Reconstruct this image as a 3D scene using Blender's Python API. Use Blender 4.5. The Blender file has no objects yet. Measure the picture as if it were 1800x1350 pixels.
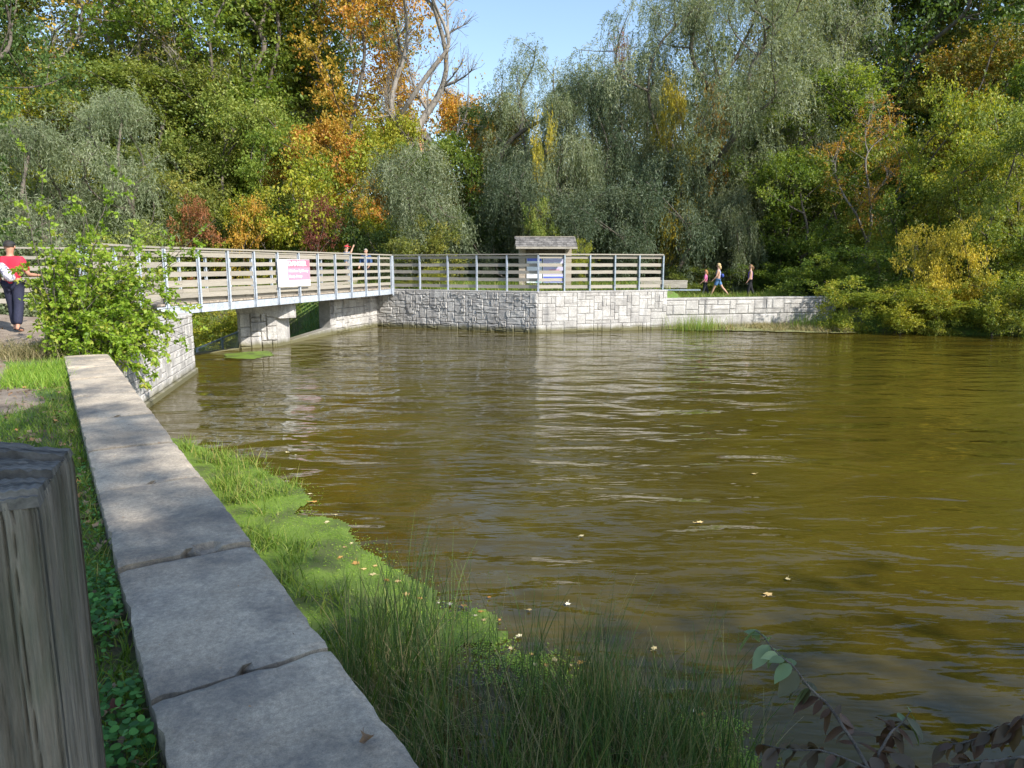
import bpy, bmesh, math, random
import numpy as np
from mathutils import Vector, Matrix
R = math.radians
scene = bpy.context.scene
COL = scene.collection
rng = np.random.default_rng(7)
random.seed(7)
# ------------------------------------------------------------------ camera
F, HOR, CZ = 1250.0, 466.0, 2.56
PITCH = math.atan((675 - HOR) / F)
cd = bpy.data.cameras.new('camera'); cam = bpy.data.objects.new('camera', cd); COL.objects.link(cam)
cd.sensor_width = 36.0; cd.lens = 36.0 * F / 1800.0; cd.clip_end = 2000; cd.clip_start = 0.05
cam.location = (0, 0, CZ); cam.rotation_euler = (R(90) - PITCH, 0, 0)
scene.camera = cam
# ------------------------------------------------------------------ world and sun
SUN = Vector((0.80, -0.60, 0.80)).normalized()
world = bpy.data.worlds.new('World'); scene.world = world; world.use_nodes = True
nt = world.node_tree; nt.nodes.clear()
sky = nt.nodes.new('ShaderNodeTexSky'); sky.sky_type = 'NISHITA'; sky.sun_disc = False
sky.sun_elevation = math.asin(SUN.z); sky.sun_rotation = math.atan2(SUN.x, SUN.y)
sky.air_density = 1.1; sky.dust_density = 0.7; sky.ozone_density = 1.5
bg = nt.nodes.new('ShaderNodeBackground'); bg.inputs['Strength'].default_value = 0.15
wo = nt.nodes.new('ShaderNodeOutputWorld')
nt.links.new(sky.outputs[0], bg.inputs[0]); nt.links.new(bg.outputs[0], wo.inputs[0])
sd = bpy.data.lights.new('sun', 'SUN'); sd.energy = 4.6; sd.angle = R(0.6); sd.color = (1.0, 0.95, 0.86)
sun = bpy.data.objects.new('sun', sd); COL.objects.link(sun); sun.rotation_euler = (-SUN).to_track_quat('-Z', 'Y').to_euler()
sun.location = (20, -20, 30)
vs = scene.view_settings; vs.view_transform = 'Standard'; vs.look = 'None'; vs.gamma = 1; vs.exposure = 0.82
try: vs.use_curve_mapping = False
except Exception: pass
scene.render.engine = 'CYCLES'

# ------------------------------------------------------------------ helpers
def ray(x, y):
    a = (x - 900) / F; b = -(y - 675) / F; c, s = math.cos(PITCH), math.sin(PITCH)
    return Vector((a, c + b * s, -s + b * c))
def onz(x, y, z):
    r = ray(x, y); t = (z - CZ) / r.z; return Vector((r.x * t, r.y * t, z))
def atY(x, y, Y):
    r = ray(x, y); t = Y / r.y; return Vector((r.x * t, Y, CZ + r.z * t))
def tag(o, label=None, cat=None, group=None, kind=None):
    if label: o['label'] = label
    if cat: o['category'] = cat
    if group: o['group'] = group
    if kind: o['kind'] = kind
    return o
def empty(name, loc=(0, 0, 0), rz=0.0):
    o = bpy.data.objects.new(name, None); COL.objects.link(o); o.location = loc; o.rotation_euler = (0, 0, rz)
    o.empty_display_size = 0.2; return o
def link(name, me, parent=None, loc=None):
    o = bpy.data.objects.new(name, me); COL.objects.link(o)
    if parent is not None: o.parent = parent
    if loc is not None: o.location = loc
    return o
def npmesh(name, V, Fc, mat=None, smooth=False, attr=None):
    """V (n,3), Fc (m,k) constant k"""
    V = np.ascontiguousarray(V, dtype=np.float32); Fc = np.ascontiguousarray(Fc, dtype=np.int32)
    me = bpy.data.meshes.new(name); m, k = Fc.shape
    me.vertices.add(len(V)); me.vertices.foreach_set('co', V.ravel())
    me.loops.add(m * k); me.loops.foreach_set('vertex_index', Fc.ravel())
    me.polygons.add(m); me.polygons.foreach_set('loop_start', np.arange(0, m * k, k, dtype=np.int32))
    try: me.polygons.foreach_set('loop_total', np.full(m, k, dtype=np.int32))
    except Exception: pass
    me.update(calc_edges=True)
    if smooth: me.polygons.foreach_set('use_smooth', np.ones(m, dtype=bool))
    if attr is not None:
        a = me.attributes.new('v', 'FLOAT', 'FACE'); a.data.foreach_set('value', np.ascontiguousarray(attr, dtype=np.float32))
    if mat: me.materials.append(mat)
    return me
class MB:
    def __init__(s): s.v = []; s.f = []
    def add(s, vs, fs):
        n = len(s.v); s.v += [tuple(p) for p in vs]; s.f += [tuple(i + n for i in f) for f in fs]; return s
    def box(s, x0, x1, y0, y1, z0, z1):
        return s.add([(x0,y0,z0),(x1,y0,z0),(x1,y1,z0),(x0,y1,z0),(x0,y0,z1),(x1,y0,z1),(x1,y1,z1),(x0,y1,z1)],
                     [(0,3,2,1),(4,5,6,7),(0,1,5,4),(1,2,6,5),(2,3,7,6),(3,0,4,7)])
    def beam(s, a, b, w, h, up=(0, 0, 1)):
        a, b = Vector(a), Vector(b); d = (b - a).normalized(); up = Vector(up)
        if abs(d.dot(up)) > .99: up = Vector((0, 1, 0))
        sd_ = d.cross(up).normalized() * w / 2; u = sd_.cross(d).normalized() * h / 2
        P = [a - sd_ - u, a + sd_ - u, a + sd_ + u, a - sd_ + u, b - sd_ - u, b + sd_ - u, b + sd_ + u, b - sd_ + u]
        return s.add(P, [(0,1,2,3),(7,6,5,4),(0,4,5,1),(1,5,6,2),(2,6,7,3),(3,7,4,0)])
    def tube(s, pts, rad, n=6, cap=True):
        pts = [Vector(p) for p in pts]; base = len(s.v); ref = Vector((0.3, 0.2, 1)).normalized()
        for i, p in enumerate(pts):
            d = (pts[min(i + 1, len(pts) - 1)] - pts[max(i - 1, 0)]).normalized()
            a = d.cross(ref)
            if a.length < .05: a = d.cross(Vector((1, 0, 0)))
            a.normalize(); b = d.cross(a); r = rad[i] if hasattr(rad, '__len__') else rad
            for k in range(n):
                t = 2 * math.pi * k / n; s.v.append(tuple(p + (a * math.cos(t) + b * math.sin(t)) * r))
        for i in range(len(pts) - 1):
            for k in range(n):
                q = base + i * n
                s.f.append((q + k, q + (k + 1) % n, q + n + (k + 1) % n, q + n + k))
        if cap:
            s.f.append(tuple(base + k for k in range(n))[::-1]); s.f.append(tuple(base + (len(pts) - 1) * n + k for k in range(n)))
        return s
    def prism(s, poly, z0, z1):
        n = len(poly); b = len(s.v)
        for z in (z0, z1):
            for i, p in enumerate(poly): s.v.append((p[0], p[1], z[i] if hasattr(z, '__len__') else z))
        s.f.append(tuple(b + i for i in range(n))[::-1]); s.f.append(tuple(b + n + i for i in range(n)))
        for i in range(n):
            j = (i + 1) % n; s.f.append((b + i, b + j, b + n + j, b + n + i))
        return s
    def mesh(s, name, mat=None, bevel=0, smooth=False):
        me = bpy.data.meshes.new(name); me.from_pydata(s.v, [], s.f)
        if bevel:
            bm = bmesh.new(); bm.from_mesh(me)
            bmesh.ops.recalc_face_normals(bm, faces=bm.faces)
            bmesh.ops.bevel(bm, geom=list(bm.edges), offset=bevel, segments=1, affect='EDGES', clamp_overlap=True)
            bm.to_mesh(me); bm.free()
        else:
            bm = bmesh.new(); bm.from_mesh(me); bmesh.ops.recalc_face_normals(bm, faces=bm.faces); bm.to_mesh(me); bm.free()
        if smooth: me.polygons.foreach_set('use_smooth', np.ones(len(me.polygons), dtype=bool))
        if mat: me.materials.append(mat)
        return me
    def build(s, name, mat, parent=None, bevel=0, smooth=False):
        return link(name, s.mesh(name, mat, bevel, smooth), parent)

# ------------------------------------------------------------------ materials
def mat_base(name):
    m = bpy.data.materials.new(name); m.use_nodes = True; t = m.node_tree
    return m, t, t.nodes['Principled BSDF'], t.nodes['Material Output']
def N(t, typ, **kw):
    n = t.nodes.new(typ)
    for k, v in kw.items():
        if k in n.inputs: n.inputs[k].default_value = v
        else: setattr(n, k, v)
    return n
def ramp(t, stops, fac=None):
    r = t.nodes.new('ShaderNodeValToRGB'); e = r.color_ramp.elements
    while len(e) < len(stops): e.new(0.5)
    for i, (p, c) in enumerate(stops):
        e[i].position = p; e[i].color = (c[0], c[1], c[2], 1) if hasattr(c, '__len__') else (c, c, c, 1)
    if fac is not None: t.links.new(fac, r.inputs[0])
    return r
def coords(t, kind='Object', scale=(1, 1, 1), rot=(0, 0, 0), loc=(0, 0, 0)):
    if kind == 'World':
        g = N(t, 'ShaderNodeNewGeometry'); out = g.outputs['Position']
    else:
        g = N(t, 'ShaderNodeTexCoord'); out = g.outputs[kind]
    mp = N(t, 'ShaderNodeMapping'); mp.inputs['Scale'].default_value = scale; mp.inputs['Rotation'].default_value = rot
    mp.inputs['Location'].default_value = loc
    t.links.new(out, mp.inputs[0]); return mp.outputs[0]
def noise(t, vec, scale, detail=5, rough=.6, dist=0):
    n = N(t, 'ShaderNodeTexNoise'); n.inputs['Scale'].default_value = scale; n.inputs['Detail'].default_value = detail
    n.inputs['Roughness'].default_value = rough; n.inputs['Distortion'].default_value = dist
    t.links.new(vec, n.inputs['Vector']); return n.outputs['Fac']
def mixc(t, a, b, fac, mode='MIX'):
    m = t.nodes.new('ShaderNodeMix'); m.data_type = 'RGBA'; m.blend_type = mode
    def put(v, i):
        if hasattr(v, 'is_linked') or isinstance(v, bpy.types.NodeSocket): t.links.new(v, m.inputs[i])
        elif hasattr(v, '__len__'): m.inputs[i].default_value = (v[0], v[1], v[2], 1)
        else: m.inputs[i].default_value = v
    put(fac, 0); put(a, 6); put(b, 7); return m.outputs[2]
def bump(t, bsdf, h, strength=.5, dist=.02, prev=None):
    b = N(t, 'ShaderNodeBump'); b.inputs['Strength'].default_value = strength; b.inputs['Distance'].default_value = dist
    t.links.new(h, b.inputs['Height'])
    if prev: t.links.new(prev, b.inputs['Normal'])
    t.links.new(b.outputs[0], bsdf.inputs['Normal']); return b.outputs[0]
def surf(name, c0, c1, scale=4, rough=.8, kind='World', stretch=(1, 1, 1), bs=.4, bd=.01, fine=40, extra=None, rot=(0,0,0), metal=0, lo=.35, hi=.65, rnd=0):
    m, t, b, o = mat_base(name)
    v = coords(t, kind, stretch, rot)
    f = noise(t, v, scale, 6, .65)
    col = ramp(t, [(lo, c0), (hi, c1)], f).outputs[0]
    f2 = noise(t, v, fine, 4, .7)
    col = mixc(t, col, ramp(t, [(.3, .5), (.7, 1.35)], f2).outputs[0], .6, 'MULTIPLY')
    if extra: col = extra(t, col)
    if rnd:
        oi = N(t, 'ShaderNodeObjectInfo'); col = mixc(t, col, ramp(t, [(0, 1 - rnd), (1, 1 + rnd)], oi.outputs['Random']).outputs[0], 1.0, 'MULTIPLY')
    t.links.new(col, b.inputs['Base Color']); b.inputs['Roughness'].default_value = rough; b.inputs['Metallic'].default_value = metal
    bump(t, b, f2, bs, bd)
    return m
def leafmat(name, stops, trans=.35, rough=.55, rnd=.15):
    m = bpy.data.materials.new(name); m.use_nodes = True; t = m.node_tree; t.nodes.clear()
    at = N(t, 'ShaderNodeAttribute'); at.attribute_name = 'v'
    n = len(stops); r = ramp(t, [(i / max(1, n - 1), c) for i, c in enumerate(stops)], at.outputs['Fac'])
    oi = N(t, 'ShaderNodeObjectInfo')
    col = mixc(t, r.outputs[0], ramp(t, [(0, 1 - rnd), (1, 1 + rnd)], oi.outputs['Random']).outputs[0], 1.0, 'MULTIPLY')
    p = N(t, 'ShaderNodeBsdfPrincipled'); p.inputs['Roughness'].default_value = rough
    p.inputs['Specular IOR Level'].default_value = .35
    tr = N(t, 'ShaderNodeBsdfTranslucent'); mx = N(t, 'ShaderNodeMixShader'); mx.inputs[0].default_value = trans
    o = N(t, 'ShaderNodeOutputMaterial')
    tc = mixc(t, col, (1.35, 1.25, .5), 1.0, 'MULTIPLY')
    t.links.new(col, p.inputs['Base Color']); t.links.new(tc, tr.inputs['Color'])
    t.links.new(p.outputs[0], mx.inputs[1]); t.links.new(tr.outputs[0], mx.inputs[2]); t.links.new(mx.outputs[0], o.inputs[0])
    return m
def plain(name, c, rough=.6, metal=0):
    m, t, b, o = mat_base(name)
    v = coords(t, 'World'); f = noise(t, v, 30, 4)
    t.links.new(mixc(t, c, ramp(t, [(.3, .75), (.7, 1.2)], f).outputs[0], .6, 'MULTIPLY'), b.inputs['Base Color'])
    b.inputs['Roughness'].default_value = rough; b.inputs['Metallic'].default_value = metal
    return m
def waterline(z0, z1, c):
    def fn(t, col):
        g = N(t, 'ShaderNodeNewGeometry'); sp = N(t, 'ShaderNodeSeparateXYZ'); t.links.new(g.outputs['Position'], sp.inputs[0])
        nz = noise(t, coords(t, 'World', (1, 1, .2)), 3, 4)
        ad = N(t, 'ShaderNodeMath', operation='MULTIPLY_ADD'); t.links.new(nz, ad.inputs[0]); ad.inputs[1].default_value = -.22; t.links.new(sp.outputs[2], ad.inputs[2])
        mr = N(t, 'ShaderNodeMapRange'); t.links.new(ad.outputs[0], mr.inputs[0]); mr.inputs[1].default_value = z0; mr.inputs[2].default_value = z1
        mr.inputs[3].default_value = 1; mr.inputs[4].default_value = 0
        return mixc(t, col, c, mr.outputs[0])
    return fn
def streaks(t, col):
    nz = noise(t, coords(t, 'World', (2.2, 2.2, .35)), 1.1, 4)
    col = mixc(t, col, (.17, .165, .165), ramp(t, [(.54, 0), (.68, .75)], nz).outputs[0])
    return waterline(-.03, .13, (.13, .12, .06))(t, col)
M = {}
M['stone'] = surf('stone_concrete', (.35, .33, .31), (.52, .50, .47), 2.5, .9, bs=.8, bd=.02, fine=22, extra=streaks, rnd=.13)
M['mortar'] = surf('mortar', (.20, .19, .175), (.32, .31, .285), 3, .95, bs=.6, bd=.01, extra=waterline(-.03, .13, (.13, .12, .06)))
M['coping'] = surf('coping_concrete', (.33, .27, .20), (.52, .44, .335), 1.6, .9, bs=.9, bd=.008, fine=55, rnd=.08,
                   extra=lambda t, c: mixc(t, mixc(t, c, ramp(t, [(.3, .62), (.5, 1), (.72, 1.45)], noise(t, coords(t, 'World'), 260, 3, .8)).outputs[0], .8, 'MULTIPLY'), (.12, .115, .11), ramp(t, [(.46, 0), (.62, .7)], noise(t, coords(t, 'World', (1, 1, 1)), 2.0, 9, .75)).outputs[0]))
M['wood'] = surf('weathered_wood', (.24, .215, .18), (.40, .365, .30), 3, .85, kind='Object', stretch=(1, 8, 8), bs=.5, bd=.004, fine=18, rnd=.12)
M['deckwood'] = surf('deck_wood', (.28, .23, .18), (.42, .36, .29), 3, .85, kind='World', stretch=(1, 6, 6), bs=.4, bd=.004, fine=18, rnd=.15)
M['steel'] = surf('galvanised_steel', (.40, .44, .50), (.55, .60, .66), 5, .5, metal=.15, bs=.1, bd=.002, fine=25)
M['steeldark'] = surf('aged_steel', (.20, .25, .29), (.32, .38, .43), 5, .5, metal=.2, bs=.1, bd=.002, fine=25)
M['bark'] = surf('bark', (.07, .055, .042), (.17, .145, .115), 3, .9, kind='Object', stretch=(3, 3, .6), bs=.8, bd=.03, fine=12)
M['barkpale'] = surf('pale_bark', (.16, .14, .12), (.30, .27, .23), 3, .9, kind='Object', stretch=(3, 3, .6), bs=.6, bd=.03, fine=12)
M['shingle'] = surf('cedar_shingle', (.09, .085, .08), (.22, .205, .19), 4, .85, bs=.5, bd=.01, fine=30, rnd=.25)
M['white'] = plain('white_paint', (.8, .8, .8), .4)
M['grey_letter'] = plain('grey_print', (.45, .45, .48), .5)
M['signpink'] = plain('faded_red_print', (.46, .17, .25), .45)
M['signpink2'] = plain('faded_pink_print', (.50, .27, .37), .45)
M['posterblue'] = plain('poster_blue', (.10, .14, .55), .4)
M['posterlilac'] = plain('poster_lilac', (.52, .48, .66), .4)
M['posterwhite'] = plain('poster_white', (.72, .76, .80), .4)
M['posterteal'] = plain('poster_teal', (.15, .45, .42), .4)

# leaves
M['L_willow'] = leafmat('willow_leaf', [(.08,.11,.05), (.15,.19,.095), (.23,.265,.155), (.35,.38,.26)], .35)
M['L_willow2'] = leafmat('willow_leaf_dark', [(.035,.06,.03), (.075,.11,.055), (.12,.155,.085), (.18,.215,.13)], .25)  # dark copy of the willow leaf, shade put into the colour
M['L_green'] = leafmat('green_leaf', [(.05,.095,.015), (.11,.18,.025), (.18,.25,.035), (.27,.31,.06)], .45)
M['L_green2'] = leafmat('mid_green_leaf', [(.07,.12,.02), (.15,.21,.035), (.23,.28,.055), (.33,.35,.09)], .42)
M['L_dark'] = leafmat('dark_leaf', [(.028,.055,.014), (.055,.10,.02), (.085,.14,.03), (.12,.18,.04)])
M['L_lime'] = leafmat('yellow_green_leaf', [(.10,.15,.015), (.20,.25,.02), (.32,.33,.03), (.42,.36,.04)])
M['L_yellow'] = leafmat('yellow_leaf', [(.26,.22,.03), (.50,.38,.04), (.62,.47,.07), (.55,.28,.03)])
M['L_yelgreen'] = leafmat('yellow_turning_leaf', [(.16,.18,.02), (.34,.31,.035), (.50,.42,.05), (.60,.46,.07)])
M['L_orange'] = leafmat('orange_leaf', [(.20,.20,.03), (.42,.29,.035), (.52,.31,.05), (.52,.22,.05)])
M['L_mix'] = leafmat('turning_leaf', [(.07,.10,.02), (.14,.16,.025), (.26,.22,.03), (.42,.20,.03)])
M['L_olive'] = leafmat('olive_leaf', [(.06,.085,.015), (.13,.155,.03), (.21,.225,.045), (.32,.28,.06)], .42)
M['L_red'] = leafmat('red_leaf', [(.08,.03,.02), (.14,.05,.035), (.20,.06,.04), (.28,.10,.06)])
M['L_scarlet'] = leafmat('scarlet_leaf', [(.12,.10,.03), (.22,.12,.04), (.36,.13,.06), (.42,.2,.08)])
M['L_fresh'] = leafmat('fresh_vine_leaf', [(.12,.22,.02), (.22,.36,.03), (.33,.46,.05), (.50,.48,.10)], .45)
M['L_bank'] = leafmat('bank_leaf', [(.07,.12,.02), (.15,.21,.03), (.27,.31,.04), (.42,.38,.06)], .45)
M['grass'] = leafmat('grass_blade', [(.05,.11,.012), (.11,.20,.025), (.20,.29,.04), (.38,.33,.12)], .35)
M['lushgrass'] = leafmat('lush_grass_blade', [(.09,.18,.015), (.17,.31,.03), (.26,.40,.05), (.36,.44,.09)], .4)
M['reed'] = leafmat('reed_blade', [(.045,.10,.035), (.09,.17,.05), (.15,.24,.07), (.42,.34,.19)], .3)
M['drygrass'] = leafmat('dry_grass_blade', [(.12,.13,.05), (.22,.2,.09), (.34,.28,.15), (.42,.35,.2)], .3)
M['clover'] = leafmat('ground_cover_leaf', [(.03,.10,.02), (.06,.19,.035), (.09,.26,.045), (.16,.32,.07)], .25)
M['litter'] = leafmat('leaf_litter', [(.10,.06,.035), (.22,.14,.08), (.34,.24,.15), (.42,.2,.07)], .1)
M['floatleaf'] = leafmat('floating_leaf', [(.50,.22,.04), (.55,.32,.10), (.60,.50,.25), (.65,.60,.45)], .1, rnd=.35)
M['darkshrub'] = leafmat('purple_green_leaf', [(.13,.075,.05), (.10,.085,.05), (.14,.20,.08), (.26,.34,.17)], .25)

# ------------------------------------------------------------------ terrain
CP0 = Vector((-.24, 1.69)); CDIR = Vector((-.547, .837)).normalized(); CN = Vector((-CDIR.y, CDIR.x))   # CN points to the path (left)
POND = [(.85, .02), (-.24, 1.69), (-5.9, 10.35), (-6.69, 12.78), (-7.66, 17.0), (-10.4, 18.6), (-9.3, 20.4), (-8.45, 22.0), (-7.35, 23.4), (-6.8, 26.6),
        (-5.75, 30.3), (.98, 27.2), (6.26, 28.94), (12.86, 30.6), (12.7, 27.3), (18.1, 25.3), (26, 22), (34, 12), (36, -4), (22, -7), (13, -3.5), (8, -.6), (4, .35)]
PLAT = [(-6.8, 26.6), (-5.75, 30.3), (.98, 27.2), (6.26, 28.94), (7.2, 31), (9, 37), (-3, 41), (-7.5, 36), (-8.0, 31), (-7.3, 26.6)]
def inside(P, x, y):
    c = np.zeros(x.shape, bool); n = len(P)
    for i in range(n):
        x0, y0 = P[i]; x1, y1 = P[(i + 1) % n]
        if y0 == y1: continue
        k = ((y0 > y) != (y1 > y)) & (x < (x1 - x0) * (y - y0) / (y1 - y0) + x0); c ^= k
    return c
def pdist(P, x, y):
    d = np.full(x.shape, 1e9); n = len(P)
    for i in range(n):
        ax, ay = P[i]; bx, by = P[(i + 1) % n]; dx, dy = bx - ax, by - ay
        t = np.clip(((x - ax) * dx + (y - ay) * dy) / (dx * dx + dy * dy), 0, 1)
        d = np.minimum(d, np.hypot(x - ax - t * dx, y - ay - t * dy))
    return np.where(inside(P, x, y), -d, d)
def ss(a, b, x):
    t = np.clip((x - a) / (b - a), 0, 1); return t * t * (3 - 2 * t)
def vnoise(x, y, s, seed=0):
    x = x * s + seed * 17.3; y = y * s - seed * 9.1
    return (np.sin(x * 1.7 + 1.3 * np.sin(y * 1.1)) + np.sin(y * 2.1 + 1.7 * np.sin(x * .9 + 2)) + np.sin((x + y) * 1.3 + seed)) / 3
def height(x, y):
    x = np.asarray(x, float); y = np.asarray(y, float)
    L = 1.13 + .35 * ss(12, 17, y) * ss(2, -6, x) + .03 * vnoise(x, y, 1.2)
    L = np.where(y > 17, np.maximum(L, 1.35), L)
    pl = pdist(PLAT, x, y)
    L = L + (1.5 - L) * ss(1.5, 0, pl)
    right = ss(6.6, 7.4, x) * ss(26, 28, y)
    L = L * (1 - right) + (.93 + .5 * ss(38, 44, y)) * right
    # spillway channel behind the bridge
    px, py = x + 8.6, y - 22.6; al = -px * .912 + py * .41; pe = px * .41 + py * .912
    ch = ss(-2.2, -.6, al) * ss(8.2, 3.2, np.abs(pe - .8)) * (1 - ss(-.2, -1.2, pl))
    L = L * (1 - ch) + (-1.0) * ch
    # wooded hill
    L = L + 8.5 * ss(42, 82, y + .12 * np.abs(x)) + .25 * vnoise(x, y, .25, 2) * ss(36, 44, y)
    d = pdist(POND, x, y)
    soft = np.maximum(ss(12.2, 13.4, x), ss(1.2, 2.2, x) * ss(2.5, 1.5, y))
    # pond bed
    t = ss(.14, .42, d) * (1 - soft) + ss(-.8, 2.4, d) * soft
    h = -1.3 * (1 - t) + L * t
    h = np.where((soft > .5) & (d > -3), np.maximum(h, -1.3), h)
    return h
def H1(x, y): return float(height(np.array([x]), np.array([y]))[0])
def axis(lo, hi, step, far0, far1):
    a = list(np.arange(lo, hi + 1e-6, step)); s = step; v = hi
    while v < far1: s *= 1.13; v += s; a.append(v)
    s = step; v = lo; pre = []
    while v > far0: s *= 1.13; v -= s; pre.append(v)
    return np.array(pre[::-1] + a)
gx = axis(-14, 15, .15, -500, 500); gy = axis(-4, 34, .15, -500, 700)
X, Y = np.meshgrid(gx, gy); Z = height(X, Y)
V = np.stack([X.ravel(), Y.ravel(), Z.ravel()], 1); nx = len(gx); ny = len(gy)
i, j = np.meshgrid(np.arange(nx - 1), np.arange(ny - 1)); a = (j * nx + i).ravel()
Fq = np.stack([a, a + 1, a + nx + 1, a + nx], 1)
m, t, b, o = mat_base('ground_earth')
v = coords(t, 'World'); f = noise(t, v, .9, 7, .7); f2 = noise(t, v, 14, 5, .7)
col = ramp(t, [(.36, (.11, .085, .055)), (.47, (.10, .11, .035)), (.56, (.09, .16, .025)), (.7, (.14, .2, .04))], f).outputs[0]
col = mixc(t, col, ramp(t, [(.3, .55), (.7, 1.3)], f2).outputs[0], .8, 'MULTIPLY')
t.links.new(col, b.inputs['Base Color']); b.inputs['Roughness'].default_value = .95; bump(t, b, f2, .8, .03)
M['ground'] = m
g = link('ground', npmesh('ground', V, Fq, M['ground'], True)); tag(g, kind='structure')

# path, a worn earth track left of the coping
def sheet(name, poly, z, mat, step=.2, edge=.12, kind='structure', drape=True, seed=1):
    xs = [p[0] for p in poly]; ys = [p[1] for p in poly]
    gx_ = np.arange(min(xs) - .3, max(xs) + .3, step); gy_ = np.arange(min(ys) - .3, max(ys) + .3, step)
    Xs, Ys = np.meshgrid(gx_, gy_); n_ = len(gx_)
    d = pdist(poly, Xs, Ys) + edge * (vnoise(Xs, Ys, 2.3, seed) + .6 * vnoise(Xs, Ys, 6.1, seed + 3))
    Zs = (height(Xs, Ys) if drape else 0) + z - .05 * ss(-.2, .1, d) * (1 if drape else 0)
    i_, j_ = np.meshgrid(np.arange(len(gx_) - 1), np.arange(len(gy_) - 1)); a_ = (j_ * n_ + i_).ravel()
    Q = np.stack([a_, a_ + 1, a_ + n_ + 1, a_ + n_], 1); dv = d.ravel()
    keep = dv[Q].min(1) < 0
    VV = np.stack([Xs.ravel(), Ys.ravel(), (Zs + 0 * Xs).ravel()], 1)
    used, inv = np.unique(Q[keep], return_inverse=True)
    me = npmesh(name, VV[used], inv.reshape(-1, 4), mat, True)
    o_ = link(name, me); 
    if kind: o_['kind'] = kind
    return o_
M['path'] = surf('path_earth', (.17, .125, .09), (.30, .24, .18), 2.5, .95, bs=.9, bd=.01, fine=30)
PATH = [(-4.9, 6.1), (-4.95, 7.5), (-6.05, 9.0), (-7.1, 10.2), (-8.2, 11.4), (-8.6, 12.5), (-8.7, 16.9), (-11.2, 18.0), (-13, 16.5), (-13.5, 10), (-13, 4), (-7, 5)]
sheet('path', PATH, .02, M['path'], .15)

# ------------------------------------------------------------------ water
m, t, b, o = mat_base('pond_water')
v = coords(t, 'World')
f = noise(t, coords(t, 'World', (1, 1, 1)), .35, 5, .6)
col = ramp(t, [(.35, (.046, .034, .0042)), (.65, (.068, .052, .0062))], f).outputs[0]
t.links.new(col, b.inputs['Base Color']); b.inputs['Roughness'].default_value = .02; b.inputs['IOR'].default_value = 1.33
b.inputs['Specular IOR Level'].default_value = .5
w1 = noise(t, coords(t, 'World', (.62, 1.35, 1), (0, 0, R(6))), .95, 2, .42, .7)
w2 = noise(t, coords(t, 'World', (.7, 2.4, 1), (0, 0, R(-14))), 3.2, 2, .5, .3)
w3 = noise(t, coords(t, 'World', (1, 2, 1), (0, 0, R(20))), 9, 2, .5, .2)
patch = noise(t, coords(t, 'World', (1, 1, 1)), .16, 3, .5)
def bm_(h, s, d, prev=None, fac=None):
    n_ = N(t, 'ShaderNodeBump'); n_.inputs['Strength'].default_value = s; n_.inputs['Distance'].default_value = d; t.links.new(h, n_.inputs['Height'])
    if prev: t.links.new(prev, n_.inputs['Normal'])
    if fac is not None: t.links.new(fac, n_.inputs['Strength'])
    return n_.outputs[0]
n1 = bm_(w1, 1, .10)
n2 = bm_(w2, 1, .016, n1, ramp(t, [(.35, .3), (.6, 1)], patch).outputs[0])
n3 = bm_(w3, 1, .0035, n2, ramp(t, [(.42, .1), (.6, 1)], patch).outputs[0])
t.links.new(n3, b.inputs['Normal'])
M['water'] = m
mb = MB(); c_ = Vector((8, 10)); pp = []
for p in POND:
    q = Vector(p); 
    if p[0] > 12.5 or p[1] < .5: q = c_ + (q - c_) * 1.06
    pp.append((q.x, q.y, 0))
me = bpy.data.meshes.new('water'); me.from_pydata(pp, [], [tuple(range(len(pp)))]); me.materials.append(M['water'])
bm = bmesh.new(); bm.from_mesh(me); bmesh.ops.triangulate(bm, faces=bm.faces); bmesh.ops.recalc_face_normals(bm, faces=bm.faces)
if bm.faces[0].normal.z < 0: bmesh.ops.reverse_faces(bm, faces=bm.faces)
bm.to_mesh(me); bm.free()
tag(link('water', me), kind='structure')

# ------------------------------------------------------------------ stone facing
def stone_meshes(n, rough, mat):
    out = []
    for k in range(n):
        r = np.random.default_rng(100 + k); g_ = [0, .07, .36, .66, .93, 1]
        V = []; Q = []; K = len(g_)
        for jj, v_ in enumerate(g_):
            for ii, u_ in enumerate(g_):
                e = (ii in (0, K - 1)) or (jj in (0, K - 1))
                V.append((u_ - .5 + (0 if e else r.normal(0, .015)), -(.35 if e else 1.0 + r.normal(0, rough)), v_ - .5 + (0 if e else r.normal(0, .015))))
        for jj in range(K - 1):
            for ii in range(K - 1):
                a_ = jj * K + ii; Q.append((a_, a_ + 1, a_ + K + 1, a_ + K))
        B = len(V)
        for (x_, z_) in ((-.5, -.5), (.5, -.5), (.5, .5), (-.5, .5)): V.append((x_, .4, z_))
        me = bpy.data.meshes.new('stone'); fs = Q[:]
        fs.append(tuple([B, B + 1] + list(range(K - 1, -1, -1))))
        fs.append(tuple([B + 2, B + 3] + [K * (K - 1) + i_ for i_ in range(K)]))
        fs.append(tuple([B + 1, B + 2] + [K * jj + K - 1 for jj in range(K - 1, -1, -1)]))
        fs.append(tuple([B + 3, B] + [K * jj for jj in range(K)]))
        me.from_pydata(V, [], fs); me.materials.append(mat)
        out.append(me)
    return out
STONES = stone_meshes(14, .17, M['stone'])
STONES_FLAT = stone_meshes(6, .12, M['stone'])
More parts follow.
